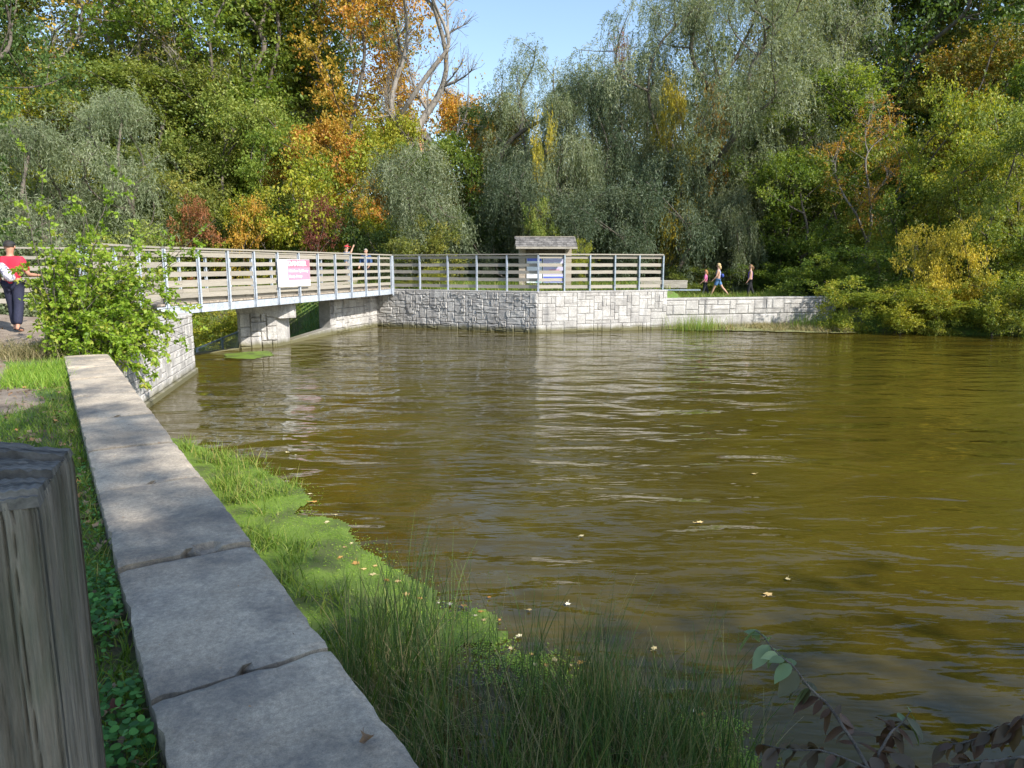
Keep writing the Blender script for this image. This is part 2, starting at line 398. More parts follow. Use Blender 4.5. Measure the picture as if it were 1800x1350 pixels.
def facing(root, p0, p1, z0, z1, depth=.035, cell=(.16, .125), pool=None, joint=.012, seed=1, sizes=((2,1),(3,1),(2,2),(3,2),(4,2),(2,3),(1,1),(1,2))):
    """irregular ashlar between two ground points, outward normal to the right of p0->p1 (towards the pond)"""
    r = random.Random(seed); p0 = Vector(p0); p1 = Vector(p1); L = (p1 - p0).length; d = (p1 - p0) / L
    nx_ = max(1, round(L / cell[0])); nz_ = max(1, round((z1 - z0) / cell[1])); cw = L / nx_; chh = (z1 - z0) / nz_
    occ = [[0] * nx_ for _ in range(nz_)]; ang = math.atan2(d.y, d.x)
    for b_ in range(nz_):
        for a_ in range(nx_):
            if occ[b_][a_]: continue
            opts = list(sizes); r.shuffle(opts); opts.append((1, 1))
            if r.random() < .8: opts.sort(key=lambda s: s == (1, 1))
            for (w_, h_) in opts:
                if a_ + w_ <= nx_ and b_ + h_ <= nz_ and all(not occ[b_ + q][a_ + s] for q in range(h_) for s in range(w_)): break
            for q in range(h_):
                for s in range(w_): occ[b_ + q][a_ + s] = 1
            w_m = w_ * cw - joint; h_m = h_ * chh - joint
            c = p0 + d * (a_ + w_ / 2) * cw
            o_ = link('stone', r.choice(pool or STONES), root)
            o_.location = (c.x - root.location.x, c.y - root.location.y, z0 + (b_ + h_ / 2) * chh - root.location.z)
            o_.rotation_euler = (0, 0, ang); o_.scale = (w_m, depth * r.uniform(.7, 1.3), h_m)
def walls_mesh(segs, z0, z1, th=.45, inset=.008):
    """backing wall, polyline p list; thickness to the left of travel"""
    mb = MB(); n = len(segs); P = [Vector(p) for p in segs]; nrm = []
    for i in range(n - 1):
        d = (P[i + 1] - P[i]).normalized(); nrm.append(Vector((-d.y, d.x)))
    out = []
    for i in range(n):
        if i == 0: m_ = nrm[0]; k = 1
        elif i == n - 1: m_ = nrm[-1]; k = 1
        else:
            m_ = (nrm[i - 1] + nrm[i]).normalized(); k = 1 / max(.4, m_.dot(nrm[i]))
        out.append((P[i] + m_ * inset * k, P[i] + m_ * th * k))
    poly = [q[0] for q in out] + [q[1] for q in out[::-1]]
    return mb.prism([(p.x, p.y) for p in poly], z0, z1)
# travel direction so that the pond is on the right: U -> C2 -> A -> B
U, C2, A, B, W2 = (-6.8, 26.6), (-5.75, 30.3), (.98, 27.2), (6.26, 28.94), (12.86, 30.6)
DZ = 1.57
pw = empty('stone_platform_wall', (0, 29, 0)); tag(pw, 'pale stone-faced retaining wall rising from the water under the viewing platform', 'wall')
def rel(mb, root):
    l = root.location; mb.v = [(a_ - l.x, b_ - l.y, c_ - l.z) for a_, b_, c_ in mb.v]; return mb
rel(walls_mesh([U, C2, A, B, (5.7, 30.6)], -.8, DZ - .06), pw).build('mortar_core', M['mortar'], pw)
rel(walls_mesh([U, C2, A, B, (5.7, 30.6)], DZ - .06, DZ, .5, -.03), pw).build('top_course', M['stone'], pw, bevel=.008)
facing(pw, U, C2, -.12, DZ - .06, .045, (.2, .152), seed=2)
facing(pw, C2, A, -.12, DZ - .06, .042, (.165, .136), seed=3)
facing(pw, A, B, -.12, DZ - .06, .022, (.18, .136), STONES_FLAT, .010, seed=4)
facing(pw, B, (5.7, 30.6), .9, DZ - .06, .03, (.25, .15), seed=5)
lw = empty('low_stone_wall', (9, 30, 0)); tag(lw, 'low pale block wall along the water in front of the walking women', 'wall')
rel(walls_mesh([(B[0] - .02, B[1] + .05), (W2[0] + 1.2, W2[1] + .4)], -.6, 1.15, .4), lw).build('mortar_core', M['mortar'], lw)
rel(walls_mesh([(B[0] - .02, B[1] + .05), (W2[0] + 1.2, W2[1] + .4)], 1.15, 1.23, .45, -.03), lw).build('top_course', M['stone'], lw, bevel=.01)
for (a_, b_) in ((0, .5), (.5, 1)):
    q0 = Vector((B[0], B[1] + .05)).lerp(Vector((W2[0] + 1.2, W2[1] + .4)), a_); q1 = Vector((B[0], B[1] + .05)).lerp(Vector((W2[0] + 1.2, W2[1] + .4)), b_)
    facing(lw, q0, q1, .56, 1.14, .03, (.29, .19), STONES_FLAT, .016, seed=int(9 + a_ * 4), sizes=((2, 1), (2, 2), (1, 1), (3, 1), (1, 2)))
    facing(lw, q0, q1, -.1, .54, .03, (.58, .32), STONES_FLAT, .016, seed=int(19 + a_ * 4), sizes=((2, 2), (3, 2), (1, 2), (2, 1)))
# left abutment (travel: coping end -> L0 -> L1 reversed so that pond is on the right = coming towards camera)
aw = empty('bridge_abutment_wall', (-7.2, 14, 0)); tag(aw, 'sunlit white block abutment wall at the near end of the footbridge', 'wall')
LA, LB, LC, LD = (-10.4, 18.6), (-7.66, 17.0), (-6.69, 12.78), (-6.3, 11.25)
path_l = [LD, LC, LB, LA]   # pond lies on the right going north? pond is east, travelling north: right = east
rel(walls_mesh(path_l, -.8, 1.36, .5), aw).build('mortar_core', M['mortar'], aw)
rel(walls_mesh(path_l, 1.36, 1.43, .55, -.03), aw).build('top_course', M['stone'], aw, bevel=.01)
facing(aw, LD, LC, .12, 1.36, .022, (.2, .155), STONES_FLAT, .013, seed=31, sizes=((3, 1), (2, 1), (4, 1), (2, 2)))
facing(aw, LC, LB, .12, 1.36, .022, (.2, .155), STONES_FLAT, .013, seed=32, sizes=((3, 1), (2, 1), (4, 1), (2, 2)))
facing(aw, LB, LA, .12, 1.36, .03, (.3, .3), STONES_FLAT, .013, seed=33)
rel(walls_mesh([LD, LC, LB, LA], -.5, .11, .3, -.07), aw).build('footing', M['stone'], aw, bevel=.015)
# pier
PI_ = [(-8.45, 22.0), (-7.5, 22.65), (-7.33, 23.4), (-8.5, 24.9), (-9.15, 24.2)]
pr = empty('bridge_pier', (-8, 22.8, 0)); tag(pr, 'stone pier standing in the water beneath the middle of the footbridge', 'pier')
rel(MB().prism([(Vector((-8.2, 23.4)) + (Vector(p) - Vector((-8.2, 23.4))) * .965)[:] for p in PI_], -.9, 1.2), pr).build('mortar_core', M['mortar'], pr)
facing(pr, PI_[0], PI_[1], -.1, 1.1, .05, (.16, .15), seed=41)
facing(pr, PI_[1], PI_[2], -.1, 1.1, .02, (.38, .6), STONES_FLAT, .01, seed=42, sizes=((2, 2),))
facing(pr, PI_[4], PI_[0], -.1, 1.1, .04, (.2, .2), seed=43)
rel(MB().prism([(-7.72, 22.45), (-7.36, 22.6), (-6.98, 23.05), (-7.2, 23.55), (-8.0, 24.3), (-9.0, 24.0), (-8.5, 21.93)], [.98, .86, .86, .98, 1.1, 1.1, 1.1], 1.34), pr).build('pier_cap', M['stone'], pr, bevel=.03)
# weir sills
ws = empty('weir_sill', (-8, 24, 0)); tag(ws, 'low dark weir sill holding the pond back between pier and platform wall', 'weir')
rel(MB().beam((-7.5, 23.5, -.2), (-6.9, 26.8, -.05), .35, .6), ws).build('sill_block', M['mortar'], ws, bevel=.02)
rel(MB().beam((-8.6, 22.0, -.28), (-9.4, 20.3, -.28), .35, .6), ws).build('sill_block', M['mortar'], ws, bevel=.02)
rel(MB().beam((-9.3, 20.4, -.28), (-10.5, 18.5, -.28), .35, .6), ws).build('sill_block', M['mortar'], ws, bevel=.02)

# ------------------------------------------------------------------ coping wall in the foreground
def cs(s, w): q = CP0 + CDIR * s + CN * w; return q
rw = empty('coping_wall', (0, 0, 0)); tag(rw, 'grey concrete slab coping running from the foreground to the bridge bush', 'wall')
CW = .56
# distances of the joints along the right edge
def s_of(px, py):
    p = onz(px, py, 1.25); return (Vector((p.x, p.y)) - CP0 - CN * CW).dot(CDIR)
joints = [-5.2, -3.6, -2.2, -1.0] + [s_of(290, 1218), s_of(228, 996), s_of(185, 862), s_of(161, 791), s_of(143, 737), s_of(131, 695), s_of(124, 667), s_of(119, 647)] 
joints = sorted(joints); joints += [joints[-1] + .75, joints[-1] + 1.5]
MBc = walls_mesh([cs(-5.3, .06)[:], cs(joints[-1] - .1, .06)[:]], -.9, 1.11, .44); MBc.build('wall_body', M['mortar'], rw)
rj = random.Random(5)
for k in range(len(joints) - 1):
    gp = .011 if joints[k] < 3 else .02; s0, s1 = joints[k] + gp, joints[k + 1] - gp; nu = max(8, int((s1 - s0) / .035)); nw = 18
    zt = 1.25 + rj.uniform(-.006, .006)
    if k == 4: zt = 1.245
    if k == 5: zt = 1.262
    rr = np.random.default_rng(50 + k); V = []; Q = []
    tilt = rj.uniform(-.008, .008)
    ph = rr.uniform(0, 6, 6)
    def edge(q, a_): return .0022 * math.sin(q * 23 + ph[a_]) + .0018 * math.sin(q * 61 + ph[a_] * 2) + .0012 * math.sin(q * 117 + ph[a_]) + max(0, math.sin(q * 7 + ph[a_] * 3) - .9) * .14
    for ii in range(nu + 1):
        for jj in range(nw + 1):
            u_ = ii / nu; w_ = jj / nw; s_ = s0 + (s1 - s0) * u_; ww = CW * w_
            z = zt + tilt * (u_ - .5) + .0035 * math.sin(s_ * 9 + ww * 7 + ph[0]) + rr.normal(0, .0009)
            if ii == 0: s_ += edge(ww, 0); z -= .008
            if ii == nu: s_ -= edge(ww, 1); z -= .008
            if jj == 0: ww += edge(s_, 2) * .45; z -= .008
            if jj == nw: ww -= edge(s_, 3); z -= .008
            # notches left by lifting slots at some joints
            if k in (4, 5, 6, 8):
                if ii == 0 and abs(w_ - .5) < .05: s_ += .045; z -= .02
            if k == 5 and ii <= 1 and .25 < w_ < .42: z -= .03; s_ += .02
            q = cs(s_, ww); V.append((q.x, q.y, z))
    for ii in range(nu):
        for jj in range(nw):
            a_ = ii * (nw + 1) + jj; Q.append((a_, a_ + nw + 1, a_ + nw + 2, a_ + 1))
    ring = [ii * (nw + 1) for ii in range(nu + 1)] + [nu * (nw + 1) + jj for jj in range(1, nw + 1)] + [ii * (nw + 1) + nw for ii in range(nu - 1, -1, -1)] + [jj for jj in range(nw - 1, 0, -1)]
    b0 = len(V)
    for q in ring: V.append((V[q][0], V[q][1], 1.112))
    n = len(ring)
    for q in range(n): Q.append((ring[q], ring[(q + 1) % n], b0 + (q + 1) % n, b0 + q))
    mbx = MB(); mbx.v = V; mbx.f = Q
    mbx.build('coping_slab', M['coping'], rw)

# ------------------------------------------------------------------ railings
def slat_piece(a, b, w, h, r):
    """one board as its own mesh object data, built about its centre (object x along the board)"""
    pass
BOARD = None
def board_mesh():
    global BOARD
    if BOARD is None:
        mb = MB(); nx_ = 6
        for i_ in range(nx_ + 1):
            x_ = -.5 + i_ / nx_; w_ = .02 * math.sin(i_ * 2.1)
            mb.v += [(x_, -.5, -.5 + w_), (x_, .5, -.5 + w_), (x_, .5, .5 + w_ * .6), (x_, -.5, .5 + w_ * .6)]
        for i_ in range(nx_):
            q = i_ * 4
            for k in range(4): mb.f.append((q + k, q + (k + 1) % 4, q + 4 + (k + 1) % 4, q + 4 + k))
        mb.f.append((0, 3, 2, 1)); q = nx_ * 4; mb.f.append((q, q + 1, q + 2, q + 3))
        BOARD = mb.mesh('board', M['wood'])
    return BOARD
def board(name, root, a, b, w, h, roll=0, mat=None):
    a, b = Vector(a), Vector(b); d = b - a; o_ = link(name, board_mesh(), root); c = (a + b) / 2 - root.location
    o_.location = c; o_.rotation_euler = (roll, -math.atan2(d.z, math.hypot(d.x, d.y)), math.atan2(d.y, d.x)); o_.scale = (d.length, w, h)
    if mat: o_.material_slots[0].link = 'OBJECT'; o_.material_slots[0].material = mat
    return o_
def post_mesh(h, w=.055, d=.07, mat=None):
    mb = MB(); t_ = .010   # H section
    mb.box(-w / 2, w / 2, -d / 2, -d / 2 + t_, 0, h); mb.box(-w / 2, w / 2, d / 2 - t_, d / 2, 0, h); mb.box(-t_ / 2, t_ / 2, -d / 2 + t_, d / 2 - t_, 0, h)
    for z in (.2, .5, .8, 1.1):
        if z < h - .05:
            for x_ in (-.015, .015): mb.add([(x_ - .008, -d / 2 - .006, z - .008), (x_ + .008, -d / 2 - .006, z - .008), (x_ + .008, -d / 2 - .006, z + .008), (x_ - .008, -d / 2 - .006, z + .008), (x_ - .008, -d / 2, z - .008), (x_ + .008, -d / 2, z - .008), (x_ + .008, -d / 2, z + .008), (x_ - .008, -d / 2, z + .008)], [(0,1,2,3),(0,4,5,1),(2,6,7,3),(1,5,6,2),(3,7,4,0)])
    return mb.mesh('post', mat or M['steel'])
SL = [(.055, .115), (.235, .105), (.45, .115), (.665, .12), (.87, .12), (1.08, .115)]
def railing(root, p0, p1, n, z, h=1.4, out=1, first=True, last=True, slats=((.10,.125),(.375,.125),(.655,.125),(.93,.125),(1.24,.10)), below=0.0, mat=None, capmat=None, jit=.004, seed=1):
    """posts outside (right of p0->p1), boards inside"""
    r = random.Random(seed); p0 = Vector(p0); p1 = Vector(p1); d = (p1 - p0); L = d.length; d /= L; nr = Vector((d.y, -d.x)) * out
    pm = post_mesh(h - .03 + below, mat=mat); ang = math.atan2(d.y, d.x)
    if out < 0: ang += math.pi
    for i_ in range(n + 1):
        if (i_ == 0 and not first) or (i_ == n and not last): continue
        q = p0 + d * (L * i_ / n); o_ = link('post', pm, root); o_.location = (q.x - root.location.x, q.y - root.location.y, z - below - root.location.z); o_.rotation_euler = (0, 0, ang)
    for i_ in range(n):
        a_ = p0 + d * (L * i_ / n + .006) - nr * .065; b_ = p0 + d * (L * (i_ + 1) / n - .006) - nr * .065
        for zz, hh in slats:
            j0 = r.uniform(-jit, jit) * 2; j1 = r.uniform(-jit, jit) * 2
            board('rail_board', root, (a_.x, a_.y, z + zz + hh * .5 + j0), (b_.x, b_.y, z + zz + hh * .5 + j1), .04, hh)
    k = max(1, n // 3); 
    for i_ in range(k):
        a_ = p0 + d * (L * i_ / k) - nr * .03; b_ = p0 + d * (L * (i_ + 1) / k - .004) - nr * .03
        board('cap_board', root, (a_.x, a_.y, z + h), (b_.x, b_.y, z + h), .15, .042)
pl = empty('platform_railing', (0, 28.5, DZ)); tag(pl, 'timber-slatted steel railing round the stone viewing platform', 'railing')
C = Vector((-5.05, 29.98)); Av = Vector((.98, 27.2)); Bv = Vector((6.15, 28.92))
def inset(p, q, k=.16):
    d = (Vector(q) - Vector(p)).normalized(); return Vector((-d.y, d.x)) * k
i1 = inset(C, Av); i2 = inset(Av, Bv)
Ai = (1.0, 27.37)
railing(pl, C + i1, Ai, 5, DZ, seed=1)
railing(pl, Ai, Bv + i2, 5, DZ, first=False, seed=2, mat=M['steeldark'])

# bridge
E0 = Vector((-5.0, 29.8)); N0 = Vector((-8.28, 17.1)); bu = (N0 - E0).normalized(); bn = Vector((bu.y, -bu.x))
if bn.x > 0: bn = -bn
BW = 2.4
br = empty('footbridge', ((E0.x + N0.x) / 2, (E0.y + N0.y) / 2, DZ)); tag(br, 'steel and timber footbridge crossing the spillway to the stone platform', 'bridge')
def bp(t_, w_, z_): q = E0 + bu * t_ + bn * w_; return Vector((q.x, q.y, z_))
def bl(v_): return Vector(v_) - br.location
BL = (N0 - E0).length
nb = 11
# girders (channel section on the near side)
def girder(w_, s):
    mb = MB()
    mb.beam(bl(bp(-.1, w_, 1.47)), bl(bp(BL + .3, w_, 1.47)), .014, .20)
    mb.beam(bl(bp(-.1, w_ + s * .03, 1.375)), bl(bp(BL + .3, w_ + s * .03, 1.375)), .07, .012)
    mb.beam(bl(bp(-.1, w_ + s * .03, 1.565)), bl(bp(BL + .3, w_ + s * .03, 1.565)), .07, .012)
    mb.build('girder', M['steel'], br)
girder(0, 1); girder(BW, -1); 
for w_ in (.7, 1.6):
    MB().beam(bl(bp(.1, w_, 1.45)), bl(bp(BL - .1, w_, 1.45)), .1, .22).build('girder', M['steeldark'], br)
npl = 92; rr = random.Random(3)
dm = MB().box(-.5, .5, -.5, .5, -.5, .5).mesh('deck_plank', M['deckwood'])
for k in range(npl):
    t_ = -.05 + (BL + .2) * (k + .5) / npl
    o_ = link('deck_plank', dm, br); c_ = bl(bp(t_, BW / 2 + rr.uniform(-.015, .015), 1.615 + rr.uniform(-.003, .003)))
    o_.location = c_; o_.rotation_euler = (0, 0, math.atan2(bn.y, bn.x)); o_.scale = (BW - .02, (BL + .2) / npl - .010, .05)
# kerb boards lying on the deck edges
for w_ in (.14, BW - .14):
    for k in range(4):
        board('kerb_board', br, bp(BL * k / 4, w_, 1.70), bp(BL * (k + 1) / 4 - .02, w_, 1.70), .09, .10)
bs = ((.15,.11),(.415,.098),(.67,.098),(.93,.108),(1.20,.075))
RT = 2.97
railing(br, bp(BL, -.05, 0).xy, bp(0.1, -.05, 0).xy, nb, DZ + .03, RT - DZ - .03, 1, slats=bs, below=.22, seed=5, last=True)
railing(br, bp(BL, BW + .05, 0).xy, bp(-1.0, BW + .05, 0).xy, 12, DZ + .03, RT - DZ - .03, -1, slats=bs, below=.22, seed=6)
o_ = link('post', post_mesh(1.62), br); o_.location = bl(bp(-.05, -.05, 1.32))
# approach railings
ar = empty('approach_railing', (-8.2, 15.5, 1.4)); tag(ar, 'short weathered railing beside the bush at the near bridge end', 'railing')
railing(ar, (-8.22, 13.95), (-8.3, 17.0), 3, DZ + .0, 1.40, 1, slats=bs, below=.25, last=False, seed=8)
MB().box(-.07, .07, -.07, .07, -.35, 1.52).build('end_post', M['steel'], ar, bevel=.008).location = (-.04, -1.62, 0)
al_ = empty('side_railing', (-13.5, 17, 1.5)); tag(al_, 'grey timber railing behind the man in the red shirt', 'railing')
q = bp(BL, BW + .05, 0); railing(al_, (-18.2, 15.4), (q.x - .2, q.y), 6, 1.5, 1.47, 1, slats=bs, below=.2, seed=9, last=False)

# danger sign fixed to the outside of the bridge railing
def txt(body, size, mat, parent, loc, name='lettering', sx=1, bold=0):
    cu = bpy.data.curves.new(name, 'FONT'); cu.body = body; cu.size = size; cu.align_x = 'LEFT'; cu.align_y = 'BOTTOM'; cu.offset = bold; cu.extrude = .001; cu.resolution_u = 3
    o_ = bpy.data.objects.new(name, cu); COL.objects.link(o_); bpy.context.view_layer.update()
    me = bpy.data.meshes.new_from_object(o_.evaluated_get(bpy.context.evaluated_depsgraph_get())); bpy.data.objects.remove(o_)
    me.materials.clear(); me.materials.append(mat); o_ = link(name, me, parent, loc); o_.rotation_euler = (R(90), 0, 0); o_.scale = (sx, 1, 1); return o_
def t_at_px(px):   # parameter along the near bridge edge that projects to image column px
    lo, hi = 0, BL
    for _ in range(40):
        mid = (lo + hi) / 2; q = bp(mid, -.1, 2.3); d_ = q.y * math.cos(PITCH) - (q.z - CZ) * math.sin(PITCH); x_ = 900 + F * q.x / d_
        if x_ > px: lo = mid
        else: hi = mid
    return (lo + hi) / 2
tl, tr_ = t_at_px(488), t_at_px(544); ql = bp(tl, -.12, 0); qr = bp(tr_, -.12, 0); SW = (qr - ql).length
zt_, zb_ = atY(500, 455.5, ql.y).z, atY(500, 504, (ql.y * .7 + qr.y * .3)).z; SH = zt_ - zb_
sg = empty('danger_sign', (ql.x, ql.y, zb_), math.atan2(qr.y - ql.y, qr.x - ql.x)); tag(sg, 'white and faded pink danger sign fixed to the footbridge railing', 'sign')
MB().box(0, SW, -.0, .012, 0, SH).build('board', M['white'], sg, bevel=.003)
MB().box(SW * .29, SW - .012, -.003, 0, SH * .235, SH * .70).build('pink_panel', M['signpink2'], sg)
MB().box(SW * .29, SW - .012, -.003, 0, SH * .702, SH - .012).build('red_panel', M['signpink'], sg)
def fit(body, w, h, mat, x, z, bold=0):
    o_ = txt(body, h, mat, sg, (x, -.0045, z), bold=bold); xs = [v_.co.x for v_ in o_.data.vertices]; zs = [v_.co.y for v_ in o_.data.vertices]
    sx = w / (max(xs) - min(xs)); sz = h / (max(zs) - min(zs)); o_.scale = (sx, sz, 1); o_.location.x = x - min(xs) * sx; o_.location.z = z - min(zs) * sz
fit('DANGER', SW * .58, SH * .20, M['white'], SW * .31, SH * .75, .008)
fit('Hidden Spillway', SW * .62, SH * .13, M['white'], SW * .32, SH * .50, .004)
fit('Keep Away', SW * .42, SH * .13, M['white'], SW * .32, SH * .30, .004)
mb = MB(); cx, cz_, rx, rz_ = SW * .15, SH * .60, SW * .105, SH * .22
for (a_, b_) in (((-1, 0), (0, 1)), ((0, 1), (1, 0)), ((1, 0), (0, -1)), ((0, -1), (-1, 0))):
    mb.beam((cx + a_[0] * rx, -.003, cz_ + a_[1] * rz_), (cx + b_[0] * rx, -.003, cz_ + b_[1] * rz_), .004, .010, up=(0, 1, 0))
mb.add([(cx - .035, -.004, cz_ - .06), (cx + .03, -.004, cz_ - .06), (cx + .02, -.004, cz_ - .01), (cx + .012, -.004, cz_ + .07), (cx - .008, -.004, cz_ + .07), (cx - .018, -.004, cz_ + .0)], [(0, 1, 2, 3, 4, 5)])
mb.build('symbol', M['grey_letter'], sg)
mb = MB()
for k in range(3):
    mb.box(SW * .33, SW * (.62 - .04 * k), -.003, 0, SH * (.165 - .05 * k), SH * (.165 - .05 * k) + .006); 
    if k < 2: mb.box(SW * .74, SW * .97, -.003, 0, SH * (.15 - .05 * k), SH * (.15 - .05 * k) + .008)
mb.build('fine_print', M['grey_letter'], sg)
for tt in (.25, .8): MB().box(SW * tt - .02, SW * tt + .02, .012, .10, SH * .2, SH * .8).build('bracket', M['steel'], sg)

# kiosk with notice boards
def at_px(px, Y_, z): return Vector(((px - 900) / F * (Y_ * math.cos(PITCH) - (z - CZ) * math.sin(PITCH)), Y_, z))
kY = 31.0; kz = 1.5
k0 = at_px(958, kY, kz); ko = empty('notice_kiosk', k0, R(3)); tag(ko, 'roofed wooden notice kiosk with faded map posters behind the railing', 'kiosk')
for x_ in (-1.0, .98): MB().box(x_ - .14, x_ + .14, -.1, .1, 0, 1.85).build('post', M['deckwood'], ko, bevel=.01)
MB().box(-.84, .82, .02, .09, .12, 1.80).build('back_board', M['bark'], ko)  # dark bark material puts the shade under the eave into the board colour
MB().box(-.84, .82, -.012, .02, .62, 1.56).build('header_frame', M['bark'], ko)  # darkened likewise: eave shade painted into the wood colour
def poster(name, x0, x1, z0, z1, parts, label):
    e_ = MB().box(x0, x1, -.026, -.016, z0, z1).build(name, M['posterwhite'], ko); e_['label'] = label
    for k, (a_, b_, c_, d_, mt) in enumerate(parts):
        q = MB().box(x0 + (x1 - x0) * a_, x0 + (x1 - x0) * b_, -.030 - .001 * k, -.0265, z0 + (z1 - z0) * c_, z0 + (z1 - z0) * d_).build('printed_area', mt, e_)
poster('poster', -.80, -.14, .30, 1.46, [(.03, .97, .80, .99, M['posterblue']), (.6, .97, .02, .15, M['posterteal']), (.1, .5, .3, .32, M['grey_letter']), (.1, .5, .4, .42, M['grey_letter'])], 'mostly white poster with blue header')
poster('poster', -.10, .80, .30, 1.46, [(.02, .98, .28, .86, M['posterlilac']), (.02, .98, .02, .24, M['posterblue']), (.02, .98, .88, .98, M['posterblue']), (.55, .68, .55, .65, M['grey_letter']), (.3, .9, .7, .75, M['posterwhite']), (.3, .8, .45, .5, M['signpink2'])], 'lilac map poster with blue footer')
RW = 1.28; zr, ze = 2.22, 1.80; rd = .72
rf = MB().add([(-RW, 0, zr), (RW - .05, 0, zr), (RW, -rd, ze), (-RW + .0, -rd, ze), (-RW, rd, ze), (RW, rd, ze), (-RW, 0, zr - .05), (RW - .05, 0, zr - .05), (RW, -rd, ze - .05), (-RW, -rd, ze - .05), (-RW, rd, ze - .05), (RW, rd, ze - .05)],
              [(0, 1, 2, 3), (0, 4, 5, 1), (6, 9, 8, 7), (6, 7, 11, 10), (3, 2, 8, 9), (4, 10, 11, 5), (0, 3, 9, 6), (0, 6, 10, 4), (1, 7, 8, 2), (1, 5, 11, 7)]).build('roof', M['deckwood'], ko)
sh = MB().add([(-.5, -.5, 0), (.5, -.5, 0), (.5, .5, 0), (-.5, .5, 0), (-.5, -.5, .03), (.5, -.5, .03), (.5, .5, .008), (-.5, .5, .008)], [(0,3,2,1),(4,5,6,7),(0,1,5,4),(1,2,6,5),(2,3,7,6),(3,0,4,7)]).mesh('shingle', M['shingle'])
rs = random.Random(4); sl = math.hypot(rd, zr - ze); an = math.atan2(zr - ze, rd)
for side in (-1, 1):
    for row in range(5):
        x_ = -RW + rs.uniform(-.05, .02)
        while x_ < RW - .05:
            w_ = min(rs.uniform(.14, .27), RW - x_); 
            o_ = link('shingle', sh, rf); u_ = (row + .5) / 5
            o_.location = (x_ + w_ / 2, side * rd * (1 - u_) , ze + (zr - ze) * u_ + .012 + rs.uniform(0, .006)); o_.scale = (w_ - .012, sl / 5 * 1.25, 1)
            o_.rotation_euler = (side * -an if side < 0 else -an, 0, 0) if side > 0 else (an, 0, 0)
            x_ += w_
MB().box(-RW, RW - .05, -.05, .05, zr + .03, zr + .055).build('ridge_board', M['wood'], ko)
MB().box(-RW - .02, RW, -rd - .035, -rd + .0, ze - .07, ze + .02).build('fascia_board', M['wood'], ko)
for s in (-1, 1): MB().add([(s * RW - s*.05 * (s > 0), 0, zr - .1), (s * RW, -rd, ze - .1), (s * RW, rd, ze - .1), (s * (RW - .03), 0, zr - .1), (s * (RW - .03), -rd, ze - .1), (s * (RW - .03), rd, ze - .1), (s * RW, 0, zr), (s * RW, -rd, ze), (s * RW, rd, ze), (s * (RW - .03), 0, zr), (s * (RW - .03), -rd, ze), (s * (RW - .03), rd, ze)],
    [(0, 1, 7, 6), (0, 6, 8, 2), (3, 9, 10, 4), (3, 5, 11, 9), (0, 3, 4, 1), (0, 2, 5, 3), (6, 7, 10, 9), (6, 9, 11, 8)]).build('gable_board', M['wood'], ko)
# timber bench/blocks
bpz = at_px(1166, 30.6, 1.95)
bn_ = empty('timber_bench', (bpz.x, bpz.y, 1.5), R(-4)); tag(bn_, 'low pale timber bench poking out past the right end of the platform railing', 'bench')
for k in range(3): MB().box(-1.0, 1.0, -.2 + k * .14, -.2 + k * .14 + .13, .36, .42).build('seat_plank', M['wood'], bn_, bevel=.006)
MB().box(-.98, .98, -.20, -.14, .10, .355).build('front_beam', M['wood'], bn_, bevel=.01)
for x_ in (-.8, .8): MB().box(x_ - .1, x_ + .1, -.12, .2, 0, .355).build('leg', M['wood'], bn_, bevel=.01)
MB().box(-1.1, 1.5, -.42, -.36, .0, .06).build('ground_rail', M['steeldark'], bn_)
bq = at_px(622, 33.2, 1.6); bk = empty('timber_block', (bq.x, bq.y, H1(bq.x, bq.y)), R(20)); tag(bk, 'brown timber block bench on the grass left of the red capped person', 'bench')
MB().box(-.45, .15, -.2, .2, .0, .42).build('end_block', M['deckwood'], bk, bevel=.02); MB().box(-.9, .15, -.24, .24, .425, .50).build('seat_plank', M['wood'], bk, bevel=.01)

# chain link fence below the bridge
fe = empty('chain_link_fence', (-10, 23, 0)); tag(fe, 'low chain link fence sloping behind the water left of the bridge pier', 'fence')
f0, f1 = Vector((-10.9, 21.4, .0)), Vector((-9.2, 24.4, .36)); 
f0 = atY(346, 613, 22.0); f1 = atY(424, 581, 24.4)
mb = MB(); n_ = 14
MB().tube([f0 - fe.location, f1 - fe.location], .025, 8).build('top_rail', M['steel'], fe, smooth=True)
fm = atY(391, 594, 23.3)
for q in (f0, f0.lerp(f1, .55), f1): MB().tube([Vector((q.x, q.y, -1)) - fe.location, Vector((q.x, q.y, q.z + .03)) - fe.location], .035, 8).build('post', M['steel'], fe)
L_ = (f1 - f0).length; dd = (f1 - f0).xy.normalized(); k = -1.0
while k < L_ + 1:
    for s in (1, -1):
        a_ = Vector((0, 0, 0)); t0 = max(0, min(L_, k)); 
        p0_ = f0.lerp(f1, max(0, min(1, k / L_))); p1_ = f0.lerp(f1, max(0, min(1, (k + s * .9) / L_)))
        mb.beam(Vector((p0_.x, p0_.y, p0_.z)) - fe.location, Vector((p1_.x, p1_.y, p1_.z - .9)) - fe.location, .005, .005)
    k += .085
mb.build('wire_mesh', M['steel'], fe)

